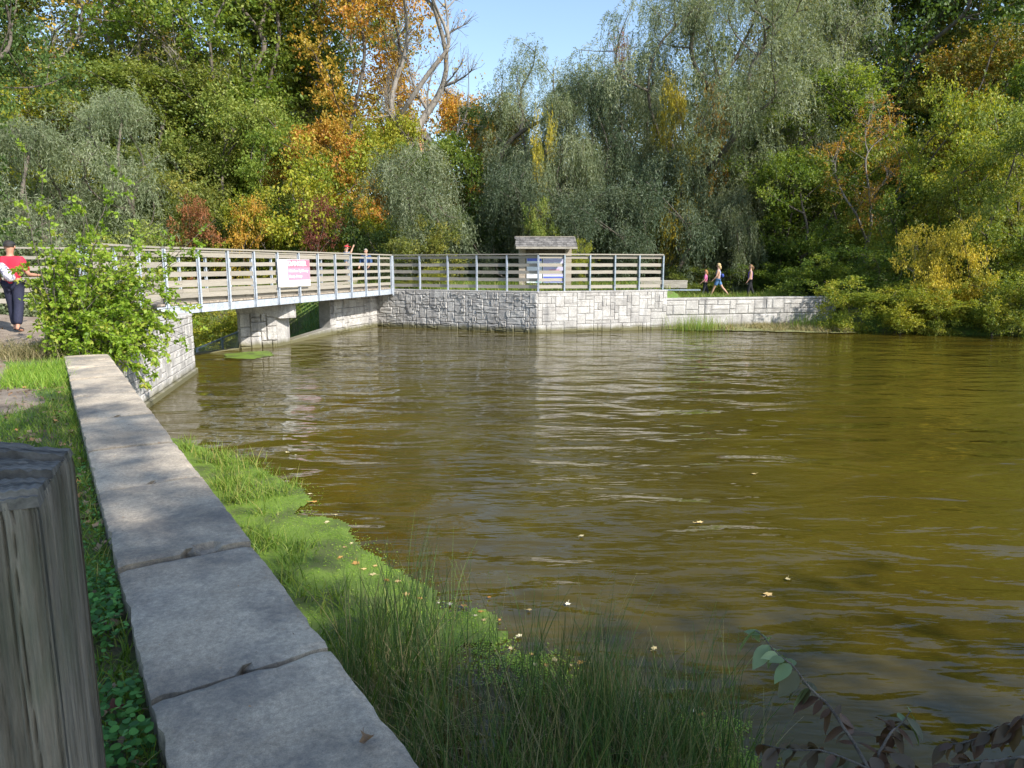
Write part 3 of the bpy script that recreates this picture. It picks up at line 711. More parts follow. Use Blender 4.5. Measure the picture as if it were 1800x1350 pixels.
# house on the hill
hX, hY = at_px(718, 78, 12).x, 78.0; hz = H1(hX, hY)
M['brick'] = surf('house_brick', (.50, .20, .13), (.60, .28, .19), 2, .9, bs=.1, bd=.01, fine=20)
M['glass'] = plain('window_glass', (.05, .07, .09), .1)
ho = empty('brick_house', (hX, hY, hz), R(-12)); ho.scale = (.62, .62, 1); tag(ho, 'orange brick house glimpsed on the hill behind the bare tree', 'house')
hh = 16.9 - hz
w_ = MB().prism([(-3, -3.5), (3.4, -3.5), (3.4, 3.5), (-3, 3.5)], 0, hh - 1.2); w_.add([(-3, -3.5, hh - 1.2), (3.4, -3.5, hh - 1.2), (.2, -3.5, hh + 1.1), (-3, 3.5, hh - 1.2), (3.4, 3.5, hh - 1.2), (.2, 3.5, hh + 1.1)], [(0, 1, 2), (3, 5, 4)])
w_.build('wall', M['brick'], ho)
rf2 = MB().add([(-3.5, -3.8, hh - 1.55), (.2, -3.8, hh + 1.15), (3.9, -3.8, hh - 1.55), (-3.5, 3.8, hh - 1.55), (.2, 3.8, hh + 1.15), (3.9, 3.8, hh - 1.55), (-3.5, -3.8, hh - 1.4), (.2, -3.8, hh + 1.3), (3.9, -3.8, hh - 1.4), (-3.5, 3.8, hh - 1.4), (.2, 3.8, hh + 1.3), (3.9, 3.8, hh - 1.4)],
    [(0, 1, 7, 6), (1, 2, 8, 7), (3, 9, 10, 4), (4, 10, 11, 5), (6, 7, 10, 9), (7, 8, 11, 10), (0, 3, 4, 1), (1, 4, 5, 2), (0, 6, 9, 3), (2, 5, 11, 8)]).build('roof', M['shingle'], ho)
for x_, z_ in ((-1.3, hh - 2.6), (1.7, hh - 2.6), (.2, hh - .9)):
    f_ = MB().box(x_ - .55, x_ + .55, -3.56, -3.5, z_ - .65, z_ + .65).build('window', M['white'], ho); MB().box(x_ - .45, x_ + .45, -3.575, -3.562, z_ - .55, z_ + .55).build('pane', M['glass'], f_)
MB().box(-2.3, -1.5, .5, 1.3, hh - 1, hh + 1.6).build('chimney', M['brick'], rf2)

# ------------------------------------------------------------------ people
def skinmesh(name, nodes, edges, mat, parent, root=0, sub=1, smooth=True):
    me = bpy.data.meshes.new(name); me.from_pydata([n_[0] for n_ in nodes], edges, [])
    o_ = bpy.data.objects.new(name, me); COL.objects.link(o_)
    mo = o_.modifiers.new('s', 'SKIN'); mo.use_smooth_shade = True
    for i_, n_ in enumerate(nodes):
        r_ = n_[1]; sv = me.skin_vertices[0].data[i_]; sv.radius = (r_, r_) if not hasattr(r_, '__len__') else r_; sv.use_root = (i_ == root)
    o_.modifiers.new('u', 'SUBSURF').levels = sub
    o_.modifiers['u'].render_levels = sub
    dg = bpy.context.evaluated_depsgraph_get(); dg.update(); m2 = bpy.data.meshes.new_from_object(o_.evaluated_get(dg)); m2.name = name
    bpy.data.objects.remove(o_); m2.materials.clear(); m2.materials.append(mat)
    m2.polygons.foreach_set('use_smooth', np.ones(len(m2.polygons), dtype=bool))
    return link(name, m2, parent)
def ball(name, c, r, mat, parent, cut=None, seg=14, smooth=True):
    bm = bmesh.new(); bmesh.ops.create_uvsphere(bm, u_segments=seg, v_segments=max(6, seg * 2 // 3), radius=1)
    if cut is not None: bmesh.ops.delete(bm, geom=[v_ for v_ in bm.verts if cut(v_.co)], context='VERTS')
    for v_ in bm.verts: v_.co = Vector((c[0] + v_.co.x * r[0], c[1] + v_.co.y * r[1], c[2] + v_.co.z * r[2]))
    me = bpy.data.meshes.new(name); bm.to_mesh(me); bm.free(); me.materials.append(mat)
    if smooth: me.polygons.foreach_set('use_smooth', np.ones(len(me.polygons), dtype=bool))
    return link(name, me, parent)
SKIN = plain('skin', (.50, .29, .20), .6); SKIN2 = plain('skin_tanned', (.45, .23, .15), .6)
def person(label, loc, rz, h, legL, legR, armL, armR, cloth, hair='short', haircol=(.03, .02, .015), skin=SKIN, lean=0, short_legs=False, sleeve=True, group=None, slim=1.0, cap=None, longtop=0):
    """local: faces +Y. leg = (swing at hip fwd, knee bend), arm = (elbow xyz, hand xyz) relative to the shoulder, unit height"""
    root = empty('person', loc, rz); tag(root, label, 'person', group); s = h; root.scale = (s, s, s)
    hip, kn, an_ = .52, .285, .045
    nodes = [((0, 0, .54), .058 * slim), ((0, lean * .06, .64), .062 * slim), ((0, lean * .13, .74), .070 * slim), ((0, lean * .17, .815), .045), ((0, lean * .19, .855), .030), ((0, lean * .22 + .005, .90), .050), ((0, lean * .24 + .008, .945), .052), ((0, lean * .25, .985), .03)]
    edges = [(0, 1), (1, 2), (2, 3), (3, 4), (4, 5), (5, 6), (6, 7)]
    shirt_n = [((0, 0, .555), .066 * slim), ((0, lean * .06, .64), .072 * slim), ((0, lean * .13, .74), .080 * slim), ((0, lean * .17, .805), .056)]; shirt_e = [(0, 1), (1, 2), (2, 3)]
    if longtop: shirt_n.append(((0, 0, .555 - longtop), .074 * slim)); shirt_e.append((0, 4))
    pants_n = [((0, 0, .555), .066 * slim)]; pants_e = []
    for side, leg in ((-1, legL), (1, legR)):
        hx = side * .048; sw, kb = leg
        k_ = Vector((hx * 1.05, math.sin(sw) * (hip - kn), hip - math.cos(sw) * (hip - kn))); a2 = sw - kb
        f_ = k_ + Vector((0, math.sin(a2) * (kn - an_), -math.cos(a2) * (kn - an_)))
        toe = f_ + Vector((side * .01, .085 * math.cos(max(0, -a2)), -.028 - .05 * math.sin(max(0, -a2))))
        b_ = len(nodes); nodes += [((hx, 0, hip), .052 * slim), (tuple(k_ * .5 + Vector((hx, 0, hip)) * .5), .044 * slim), (tuple(k_), .034 * slim), (tuple(k_ * .6 + f_ * .4), .033 * slim), (tuple(f_), .021), (tuple(f_ + Vector((0, -.02, -.02))), .022), (tuple(toe), .018)]
        edges += [(0, b_), (b_, b_ + 1), (b_ + 1, b_ + 2), (b_ + 2, b_ + 3), (b_ + 3, b_ + 4), (b_ + 4, b_ + 5), (b_ + 5, b_ + 6)]
        c_ = len(pants_n); end = k_.lerp(Vector((hx, 0, hip)), .25) if short_legs else f_.lerp(k_, .08)
        P_ = [((hx, 0, hip), .060 * slim), (tuple(k_ * .5 + Vector((hx, 0, hip)) * .5), .054 * slim)]
        if not short_legs: P_ += [(tuple(k_), .045 * slim), (tuple(k_ * .5 + f_ * .5), .044 * slim)]
        P_ += [(tuple(end), (.05 if short_legs else .038) * slim)]
        pants_n += P_; pants_e += [(0, c_)] + [(c_ + q, c_ + q + 1) for q in range(len(P_) - 1)]
        mb = MB(); sm = skinmesh('shoe', [(tuple(f_ + Vector((0, -.025, -.012))), .026), (tuple(f_ + Vector((0, .03, -.022))), .026), (tuple(toe + Vector((0, .01, .0))), .020)], [(0, 1), (1, 2)], cloth['shoe'], root)
    for side, arm in ((-1, armL), (1, armR)):
        sh_ = Vector((side * .105 * slim ** .5, lean * .165, .79)); el = sh_ + Vector(arm[0]); ha = sh_ + Vector(arm[1]); wd = (ha - el).normalized()
        b_ = len(nodes); nodes += [(tuple(sh_), .036 * slim), (tuple(sh_.lerp(el, .5)), .029 * slim), (tuple(el), .024), (tuple(el.lerp(ha, .5)), .022), (tuple(ha), .015), (tuple(ha + wd * .028), .019)]
        edges += [(2, b_), (b_, b_ + 1), (b_ + 1, b_ + 2), (b_ + 2, b_ + 3), (b_ + 3, b_ + 4), (b_ + 4, b_ + 5)]
        sx = wd.cross(Vector((0, 0, 1))); sx = Vector((0, 1, 0)) if sx.length < .3 else sx.normalized()
        for fi in range(4):
            off = sx * ((fi - 1.5) * .011); ln = (.036, .044, .046, .038)[fi]
            c_ = len(nodes); nodes += [(tuple(ha + wd * .045 + off), .0055), (tuple(ha + wd * (.045 + ln * .6) + off + Vector((0, .004, 0))), .005), (tuple(ha + wd * (.045 + ln) + off + Vector((-side * .008, .008, 0))), .004)]
            edges += [(b_ + 5, c_), (c_, c_ + 1), (c_ + 1, c_ + 2)]
        c_ = len(nodes); nodes += [(tuple(ha + wd * .02 + sx * .024), .007), (tuple(ha + wd * .045 + sx * .032), .005)]; edges += [(b_ + 5, c_), (c_, c_ + 1)]
        if sleeve:
            c_ = len(shirt_n); full = sleeve == 'long'; e1 = sh_.lerp(el, .85) if not full else el
            shirt_n += [(tuple(sh_), .046 * slim), (tuple(e1), .038 * slim)]; shirt_e += [(2, c_), (c_, c_ + 1)]
            if full: shirt_n += [(tuple(el.lerp(ha, .95)), .028)]; shirt_e += [(c_ + 1, c_ + 2)]
        else:
            c_ = len(shirt_n); shirt_n += [(tuple(sh_ * .72 + Vector((0, lean * .165, .79)) * .28 + Vector((0, 0, 0))), .034)]; shirt_e += [(3, c_)]
    bd_ = skinmesh('body', nodes, edges, skin, root)
    skinmesh('shirt' if sleeve else 'top', shirt_n, shirt_e, cloth['top'], root, root=1)
    skinmesh('trousers' if not short_legs else 'shorts', pants_n, pants_e, cloth['leg'], root)
    hc = Vector((0, lean * .24 + .012, .935)); hm = plain('hair', haircol, .7)
    fc = plain('dark_feature', (.06, .03, .025), .5)
    for s_ in (-1, 1):
        ball('eye', (hc.x + s_ * .018, hc.y + .047, hc.z + .0), (.006, .004, .004), fc, root, seg=8)
        ball('ear', (hc.x + s_ * .052, hc.y - .002, hc.z - .004), (.008, .012, .017), skin, root, seg=8)
    ball('nose', (hc.x, hc.y + .055, hc.z - .012), (.007, .012, .012), skin, root, seg=8)
    ball('mouth', (hc.x, hc.y + .047, hc.z - .034), (.016, .005, .004), plain('lips', (.4, .15, .13), .5), root, seg=8)
    if hair == 'short': ball('hair', (hc.x, hc.y - .010, hc.z + .012), (.056, .060, .060), hm, root, cut=lambda c: c.z < -.45 or (c.y > .35 and c.z < .35))
    elif hair == 'long':
        ball('hair', (hc.x, hc.y - .010, hc.z + .008), (.058, .062, .063), hm, root, cut=lambda c: (c.y > .3 and c.z < .45))
        skinmesh('hair_length', [((0, hc.y - .04, hc.z), .048), ((0, hc.y - .055, hc.z - .06), .042), ((0, hc.y - .06, hc.z - .12), .026)], [(0, 1), (1, 2)], hm, root)
    elif hair == 'pony':
        ball('hair', (hc.x, hc.y - .010, hc.z + .008), (.057, .061, .061), hm, root, cut=lambda c: (c.y > .3 and c.z < .45) or c.z < -.6)
        skinmesh('ponytail', [((0, hc.y - .06, hc.z + .02), .020), ((.0, hc.y - .09, hc.z - .03), .022), ((.0, hc.y - .085, hc.z - .10), .010)], [(0, 1), (1, 2)], hm, root)
    if cap is not None:
        cm = plain('cap_cloth', cap, .8); c1 = ball('cap', (hc.x, hc.y - .004, hc.z + .018), (.061, .065, .052), cm, root, cut=lambda c: c.z < -.1)
        MB().prism([(-.045, .04), (-.03, .10), (.03, .10), (.045, .04)], .0, .008).build('brim', cm, c1).location = (hc.x, hc.y, hc.z + .022)
    return root
cl = lambda a, b, c=(.03, .03, .035): dict(top=plain('top_cloth', a, .85), leg=plain('leg_cloth', b, .85), shoe=plain('shoe_leather', c, .6))
# man in red walking away towards the bridge
mp = Vector((-9.76, 14.05, 0)); mz = H1(mp.x, mp.y) + .01
man = person('man walking away in a red shirt and dark cap beside the bush', (mp.x, mp.y, mz), R(8), 1.76, (R(8), R(4)), (R(-8), R(10)), ((-.035, -.02, -.165), (-.03, .08, -.27)), ((.06, -.01, -.16), (.10, .12, -.17)), cl((.50, .02, .05), (.018, .02, .045)), 'short', (.02, .015, .012), SKIN2, cap=(.02, .02, .022), slim=1.12, longtop=.04)
for o_ in man.children:
    if o_.name.startswith('shirt'): pass
M['bag'] = surf('plaid_bag', (.15, .15, .22), (.75, .72, .76), 22, .8, kind='Object', stretch=(1, 1, 2), bs=.2, lo=.45, hi=.55)
M['strap'] = plain('bag_strap', (.03, .03, .035), .8)
bgo = empty('sling_bag', (mp.x, mp.y, mz), R(8)); tag(bgo, 'patterned white and navy sling bag on the back of the man in red', 'bag')
b1 = skinmesh('bag_body', [((-.10, -.19, 1.34), (.05, .05)), ((-.02, -.215, 1.20), (.10, .08)), ((.06, -.225, 1.07), (.125, .09)), ((.12, -.2, .98), (.08, .06))], [(0, 1), (1, 2), (2, 3)], M['bag'], bgo)
skinmesh('strap', [((-.12, -.17, 1.36), .022), ((-.20, -.08, 1.44), .022), ((-.15, .06, 1.44), .022)], [(0, 1), (1, 2)], M['strap'], bgo)
# two people at the platform rail
def pz(px, Y_, zoff=0):
    q = at_px(px, Y_, 1.6); return (q.x, q.y, H1(q.x, q.y) + zoff)
person('person in a red cap with one arm raised beyond the bridge railing', pz(611, 33.0, .12), R(-60), 1.84, (R(5), R(3)), (R(-5), R(3)), ((-.13, .03, .03), (-.05, .06, .17)), ((.13, .04, .02), (.10, .10, .14)), cl((.30, .36, .46), (.12, .10, .08)), 'short', (.05, .03, .02), cap=(.55, .03, .04))
person('person in a blue jacket and black trousers standing beyond the bridge end', pz(645, 33.6, .08), R(160), 1.72, (R(4), R(2)), (R(-4), R(2)), ((-.05, .02, -.16), (-.03, .10, -.25)), ((.05, .02, -.16), (.03, .10, -.25)), cl((.035, .08, .20), (.012, .012, .014)), 'short', (.40, .36, .30), sleeve='long', slim=1.25)
# walkers on the far path
def fz(px, Y_):
    q = at_px(px, Y_, 1.0); return (q.x, q.y, H1(q.x, q.y))
gz = .97
kid = person('small girl in a pink top and dark leggings leading the walkers', fz(1239, 35.6), R(78), 1.40, (R(14), R(4)), (R(-16), R(8)), ((-.03, .05, -.15), (-.02, .15, -.24)), ((.05, -.05, -.14), (.06, -.02, -.27)), cl((.72, .18, .36), (.02, .022, .03)), 'long', (.38, .16, .06), longtop=.07)
wb = person('fair haired woman in a pale blue tank top and denim shorts', fz(1261, 35.4), R(70), 1.72, (R(26), R(6)), (R(-30), R(12)), ((-.04, .04, -.16), (-.03, .13, -.26)), ((.04, -.03, -.16), (.05, .05, -.29)), cl((.28, .36, .58), (.10, .22, .46), (.4, .25, .18)), 'long', (.50, .36, .18), short_legs=True, sleeve=False, longtop=.05, slim=1.02)
wp = person('woman in a purple tank top and black cropped trousers carrying a bottle', fz(1317, 35.2), R(82), 1.66, (R(10), R(4)), (R(-14), R(10)), ((-.03, .03, -.16), (-.02, .10, -.28)), ((.04, -.04, -.16), (.05, .02, -.30)), cl((.12, .05, .42), (.012, .012, .016), (.4, .25, .18)), 'pony', (.22, .12, .06), sleeve=False, slim=.98)
def child_of_person(o_, name): return [c for c in o_.children if c.name.startswith(name)]
# bottle in the woman's hand and pack on the other
wl = Vector(wp.location); 
bt = empty('water_bottle', wl + Vector((.0, 0, 0)), wp.rotation_euler.z); tag(bt, 'pale water bottle held by the woman in purple', 'bottle')
MB().tube([(.155 * 1.05, .03, .66), (.165, .05, .80)], .042, 10).build('bottle_body', M['posterwhite'], bt, smooth=False); MB().tube([(.165, .051, .805), (.167, .055, .84)], .024, 8).build('bottle_cap', M['posterblue'], bt)
pk = empty('small_backpack', Vector(wb.location), wb.rotation_euler.z); tag(pk, 'small dark blue backpack on the woman in pale blue', 'bag')
skinmesh('bag_body', [((.02, -.19, 1.22), (.09, .06)), ((.02, -.21, 1.02), (.12, .08))], [(0, 1)], plain('blue_bag', (.03, .07, .35), .7), pk)

# ------------------------------------------------------------------ foreground timber post
def timber_post():
    root = empty('timber_post', (-.965, 1.15, 0), R(24)); tag(root, 'weathered split grey timber post with a notched top, nearest the camera', 'post')
    g0 = H1(-.925, 1.17); root.location.z = g0 - .1
    W_ = .175; Hh = 2.20 - (g0 - .1); r = np.random.default_rng(5)
    cr = [(-.36, .006, .03, 1.1), (.34, .005, .02, .7), (.68, .004, .016, 1.6), (-.68, .007, .03, .6), (.03, .003, .012, 2.2), (-.55, .012, .05, .5), (-.12, .009, .045, .9), (.18, .004, .02, 2.0), (.52, .006, .03, .4), (.80, .003, .012, 1.2), (-.82, .006, .03, .7)]
    def wob(z, k): return .035 * math.sin(z * 3.1 + k * 2.3) + .018 * math.sin(z * 9 + k)
    V = []; Q = []; nu = 150; nz_ = 90; rows = []
    # go round the four faces
    def depth(u, z, face):
        d_ = 0
        for k, (c_, w_, dp, fr) in enumerate(cr):
            x_ = u - (c_ * (1 if face % 2 == 0 else -1) + wob(z, k + face * 3)); a_ = abs(x_) / (w_ * 1.15 + .003)
            if a_ < 1: d_ = max(d_, dp * (1 - a_ ** 1.3) * (.55 + .45 * math.sin(z * fr * 2 + k * 2)))
        return d_ + .0016 * math.sin(u * 60 + 3 * math.sin(z * 4)) + .001 * math.sin(u * 140 + z * 3)
    zs = [Hh * (i_ / (nz_ - 1)) for i_ in range(nz_)]
    for z in zs:
        for face in range(4):
            for i_ in range(nu):
                u = -1 + 2 * i_ / nu; e = 1 - .05 * abs(u) ** 8
                off = W_ * e - depth(u, z, face) * (1 if abs(u) < .96 else .2)
                top = max(0, z - (Hh - .03)) / .03
                off -= .003 * top ** 2
                x_, y_ = u * W_ * (1 - .03 * top), -off
                for _ in range(face): x_, y_ = -y_, x_
                V.append((x_, y_, z))
    n = nu * 4
    for j_ in range(nz_ - 1):
        for i_ in range(n): a_ = j_ * n + i_; b_ = j_ * n + (i_ + 1) % n; Q.append((a_, b_, b_ + n, a_ + n))
    body = MB(); body.v = V; body.f = Q; o_ = body.build('post_shaft', M['postwood'], root, smooth=True)
    # top: stepped, chamfered end grain, a height grid
    K = 110; V = []; Q = []
    for jj in range(K + 1):
        for ii in range(K + 1):
            x_ = (-1 + 2 * ii / K); y_ = (-1 + 2 * jj / K)
            z = Hh + .004
            st = (y_ + 1) / 2   # 0 front 1 back
            z += .0 if st < .04 else (.010 if st < .30 else (-.010 if st < .38 else (.018 if st < .66 else (-.002 if st < .74 else .026)))); z += .0012 * math.sin(x_ * 9 + st * 4)
            z -= .020 * max(0, x_ - .55 + .35 * st) * 2 * st
            rr_ = math.hypot(x_ + .15, y_ + .9); th = math.atan2(y_ + .9, x_ + .15)
            z += .0012 * math.sin(rr_ * 70) - .003 * max(0, math.sin(th * 23) - .8) * 5 * (st > .15)
            crk = abs(x_ + .12 + .04 * math.sin(y_ * 5)) ; 
            if crk < .035: z -= .07 * (1 - crk / .035) ** .5
            crk = abs(x_ + .55 + .05 * math.sin(y_ * 4))
            if crk < .02: z -= .03
            if max(abs(x_), abs(y_)) > .985: z = Hh - .012
            sc = W_ * .992
            V.append((x_ * sc, y_ * sc, z))
    for jj in range(K):
        for ii in range(K): a_ = jj * (K + 1) + ii; Q.append((a_, a_ + 1, a_ + K + 2, a_ + K + 1))
    tp = MB(); tp.v = V; tp.f = Q; tp.build('post_top', M['endgrain'], root)
M['endgrain'] = surf('post_end_grain', (.05, .045, .038), (.20, .185, .16), 5, .9, kind='Object', stretch=(1, 6, 1), bs=.5, bd=.003, fine=40)
M['postwood'] = surf('post_timber', (.08, .07, .052), (.30, .265, .215), 1.1, .85, kind='Object', stretch=(14, 14, .9), bs=1, bd=.004, fine=11,
    extra=lambda t, c: mixc(t, c, (.09, .115, .06), ramp(t, [(.5, 0), (.7, .55)], noise(t, coords(t, 'Object', (1, 1, .5)), 5, 4)).outputs[0]))
timber_post()

# ------------------------------------------------------------------ vegetation
def unit(v): return v / np.maximum(1e-9, np.linalg.norm(v, axis=-1, keepdims=True))
def leaf_quads(P, D, Ln, Wd, r, flat=.0):
    """diamond leaves: P base points, D directions, arrays of length/width"""
    n = len(P); D = unit(D); rnd = r.normal(size=(n, 3)); rnd[:, 2] += flat; S = unit(np.cross(D, rnd)); Nn = np.cross(S, D)
    Ln = np.broadcast_to(Ln, (n,))[:, None]; Wd = np.broadcast_to(Wd, (n,))[:, None]
    a = P; b = P + D * Ln * .45 + S * Wd * .5 + Nn * Wd * .12; c = P + D * Ln; d = P + D * Ln * .45 - S * Wd * .5 + Nn * Wd * .12
    V = np.stack([a, b, c, d], 1).reshape(-1, 3); Fc = np.arange(4 * n).reshape(n, 4); return V, Fc
def skeleton(att, base_pts, r, trunk_r, up_pen=1.0, jit=.08, exp=.5):
    """connect attractors to a trunk by greedily growing towards them; returns list of (p0,p1,r0,r1)"""
    nodes = [np.array(p, float) for p in base_pts]; par = [-1] + list(range(len(base_pts) - 1)); n0 = len(nodes)
    order = np.argsort(np.linalg.norm(att - nodes[n0 // 2], axis=1)); ends = []
    for k in order:
        A_ = att[k]; NP = np.array(nodes); dv = A_ - NP; dist = np.linalg.norm(dv, axis=1)
        pen = dist + up_pen * np.maximum(0, NP[:, 2] - A_[2] + .35 * dist) + (NP[:, 2] < base_pts[0][2] + .2) * 100
        j = int(np.argmin(pen)); p = NP[j]; L = dist[j]; ns = int(max(1, min(5, L / .7))); last = j
        for q in range(1, ns + 1):
            t = q / ns; pt = p + (A_ - p) * t; pt = pt + r.normal(0, jit * min(L, 2.5) * .5, 3) * (t < 1); pt[2] -= .10 * L * math.sin(math.pi * t) * (1 if A_[2] > p[2] else -1)
            nodes.append(pt); par.append(last); last = len(nodes) - 1
        ends.append(last)
    cnt = np.zeros(len(nodes))
    for e in ends:
        cnt[e] += 1
    for i_ in range(len(nodes) - 1, 0, -1): cnt[par[i_]] += cnt[i_]
    mx = cnt[0] if cnt[0] > 0 else 1
    rad = trunk_r * (np.maximum(cnt, 1) / mx) ** exp
    NA = np.array(nodes); ch = [[] for _ in NA]
    for i_ in range(1, len(NA)): ch[par[i_]].append(i_)
    big = [max(c, key=lambda q: cnt[q]) if c else -1 for c in ch]
    for _ in range(5):
        NB = NA.copy()
        for i_ in range(n0 - 1, len(NA)):
            if big[i_] >= 0 and par[i_] >= 0: NB[i_] = .4 * NA[i_] + .3 * NA[par[i_]] + .3 * NA[big[i_]]
        NA = NB
    return NA, par, rad, ends
def skel_mesh(name, nodes, par, rad, mat, flare=True, minr=.008):
    idx = [i_ for i_ in range(1, len(nodes))]; Vs = []; Fs = []; b = 0
    big = np.max(rad)
    for i_ in idx:
        p = nodes[par[i_]]; q = nodes[i_]; r0 = max(minr, min(rad[par[i_]], rad[i_] * 1.6)); r1 = max(minr, rad[i_]); n = 8 if r0 > .3 * big else (5 if r0 > .1 * big else 3)
        if par[i_] == 0 and flare: r0 *= 1.35
        d = q - p; L = np.linalg.norm(d)
        if L < 1e-4: continue
        d = d / L; a = np.cross(d, (.31, .2, .93)); a /= np.linalg.norm(a); c = np.cross(d, a); q2 = q + d * r1 * .3
        t = np.arange(n) * 2 * math.pi / n; ring = np.cos(t)[:, None] * a + np.sin(t)[:, None] * c
        Vs.append(p + ring * r0); Vs.append(q2 + ring * r1)
        k = np.arange(n); Fs.append(np.stack([b + k, b + (k + 1) % n, b + n + (k + 1) % n, b + n + k], 1)); b += 2 * n
    return npmesh(name, np.concatenate(Vs), np.concatenate(Fs), mat, True)
def crown_points(n, r, R_, z0, z1, top=.6, lump=.35, shell=.55, flat=1.0, asym=None, sup=None):
    """points inside an irregular crown: boughs (groups of clusters) on lobes, biased to the shell"""
    lobes = [(r.uniform(0, 2 * math.pi), r.uniform(z0, z1), r.uniform(.5, 1.2)) for _ in range(7)]
    ns = max(8, n // 7) if sup is None else sup; S = []
    while len(S) < ns:
        u = r.uniform(0, 1); z = z0 + (z1 - z0) * u
        prof = (max(0, math.sin(math.pi * min(.985, max(0.03, u ** top)))) ** .45)
        th = len(S) * 2.39996 + r.uniform(-.5, .5); k = 1 + lump * .6 * sum(w_ * math.cos(th - t_) * math.exp(-((z - zz) / ((z1 - z0) * .22)) ** 2) for t_, zz, w_ in lobes)
        rr_ = R_ * prof * min(1.25, max(.45, k)) * (shell + (1 - shell) * r.uniform(0, 1) ** .5 if r.uniform() < .78 else r.uniform(.1, .7))
        S.append((rr_ * math.cos(th), rr_ * math.sin(th) * flat, z))
    S = np.array(S); q = r.integers(0, ns, n); q[:ns] = np.arange(ns); sg_ = .13 * R_ + .12
    P_ = S[q] + r.normal(0, 1, (n, 3)) * np.array([sg_, sg_, sg_ * .62]); P_[:, 2] = np.clip(P_[:, 2], z0 * .9, z1 * 1.02); return P_
def proto_tree(seed, R_=4.0, H_=12.0, zb=.3, ncl=150, per=130, leaf=(.16, .10), spread=.55, trunk_r=.22, top=.8, lump=.35, leaders=1, kind='broad', bark='bark', shell=.55, lean=(0, 0), splitz=.3, twigs=0):
    r = np.random.default_rng(seed); att = crown_points(ncl, r, R_, H_ * zb, H_ * .97, top, lump, shell, sup=int(ncl / (3.2 if H_ > 12 else 5.5)))
    att[:, 0] += lean[0] * att[:, 2]; att[:, 1] += lean[1] * att[:, 2]
    nb_ = 6; hs = H_ * splitz; base = [np.array([lean[0] * hs * t * t + .12 * math.sin(seed + t * 5) * t, lean[1] * hs * t + .12 * math.cos(seed + t * 4) * t, hs * t]) for t in np.linspace(0, 1, nb_)]
    lead = []
    for k in range(leaders):   # big limbs first
        th = k * 2 * math.pi / leaders + r.uniform(-.4, .4); e = base[-1] + np.array([math.cos(th) * R_ * .35, math.sin(th) * R_ * .35, (H_ - hs) * .72]); e[:2] += np.array(lean) * (H_ - hs) * .7; lead.append(e)
    nodes, par, rad, ends = skeleton(np.concatenate([np.array(lead), att]), base, r, trunk_r, .8 if not twigs else 1.6, .08 if not twigs else .035)
    if twigs:
        nl = list(nodes); rl_ = list(rad)
        for e in ends:
            p0_ = nodes[e]; dr = nodes[e] - nodes[par[e]]; dr = dr / (np.linalg.norm(dr) + 1e-6)
            for k in range(twigs):
                d_ = unit(dr + r.normal(0, .45, 3) + np.array([0, 0, .35])); a_ = e; L_ = r.uniform(.35, 1.1)
                for q_ in range(3):
                    nl.append(nl[a_] + d_ * L_ / 3 + r.normal(0, .03, 3)); par.append(a_); rl_.append(.011 - .003 * q_); a_ = len(nl) - 1
                    if q_ == 1 and r.uniform() < .7:
                        nl.append(nl[a_] + unit(d_ + r.normal(0, .7, 3)) * .3); par.append(a_); rl_.append(.007); 
        nodes = np.array(nl); rad = np.array(rl_)
    wood = skel_mesh('trunk', nodes, par, rad, M[bark], minr=.006)
    P = []; D = []; Vv = []; Ls = []
    C_ = att; n = len(C_)
    if kind == 'willow':
        for c in C_:
            out = unit(np.array([c[0], c[1], 0.001])); tone = r.uniform(0, .6)
            for s in range(int(r.integers(9, 17))):
                L = r.uniform(.45, 1.35) * (1.25 if c[2] > .5 * H_ else 1.0); m_ = int(24 * L); t = np.linspace(0, 1, m_)[:, None]
                a_ = c + r.normal(0, .30, 3); o_ = unit(out * .8 + r.normal(0, .75, 3) * np.array([1, 1, .3])); o_[2] = .25 + abs(o_[2]) * .4
                pts = a_ + o_ * (L * t * (1 - .45 * t)) * .85 + np.array([0, 0, -1]) * (L * 1.05 * t ** 1.9) + r.normal(0, .035, (m_, 3))
                P.append(pts); dd_ = np.gradient(pts, axis=0); D.append(unit(dd_) + r.normal(0, .45, (m_, 3))); Vv.append(np.clip(tone + r.uniform(0, .45, m_), 0, 1)); Ls.append(r.uniform(.7, 1.2, m_))
    else:
        for c in C_:
            m_ = int(per * r.uniform(.45, 1.4)); tone = r.uniform(0, .6); ax = unit(r.normal(size=3)); 
            nt_ = max(3, m_ // 9)
            tw = r.normal(0, spread * .62, (nt_, 3)) * np.array([1.15, 1.15, .7]); td = unit(tw + r.normal(0, .25, (nt_, 3)) + unit(np.array([c[0], c[1], .3])) * .2)
            q = r.integers(0, nt_, m_); tt = r.uniform(-.5, 1, m_)[:, None]
            pts = c + tw[q] + td[q] * tt * spread * .7 + r.normal(0, .05, (m_, 3)); P.append(pts); d_ = td[q] * .5 + r.normal(0, .7, (m_, 3)); d_[:, 2] -= .25; D.append(d_)
            Vv.append(np.clip(tone + r.uniform(0, .5, m_) ** 1.0, 0, 1)); Ls.append(r.uniform(.7, 1.25, m_))
    P = np.concatenate(P); D = np.concatenate(D); Vv = np.concatenate(Vv); Ls = np.concatenate(Ls)
    V_, F_ = leaf_quads(P, D, leaf[0] * Ls, leaf[1] * Ls, r, .6)
    crown = npmesh('crown', V_, F_, None, False, Vv); crown.materials.append(None)
    top_ = np.percentile(P[:, 2], 99.5); wid = np.percentile(np.hypot(P[:, 0] - lean[0] * P[:, 2], P[:, 1]), 96)
    return dict(wood=wood, crown=crown, h=top_, r=wid)
PT = {}
PT['tallA'] = proto_tree(11, 3.6, 14, .20, 250, 165, (.15, .09), .54, .22, 1.25, .5, 3)
PT['tallB'] = proto_tree(12, 3.4, 14, .16, 245, 155, (.14, .09), .52, .20, 1.2, .6, 4)
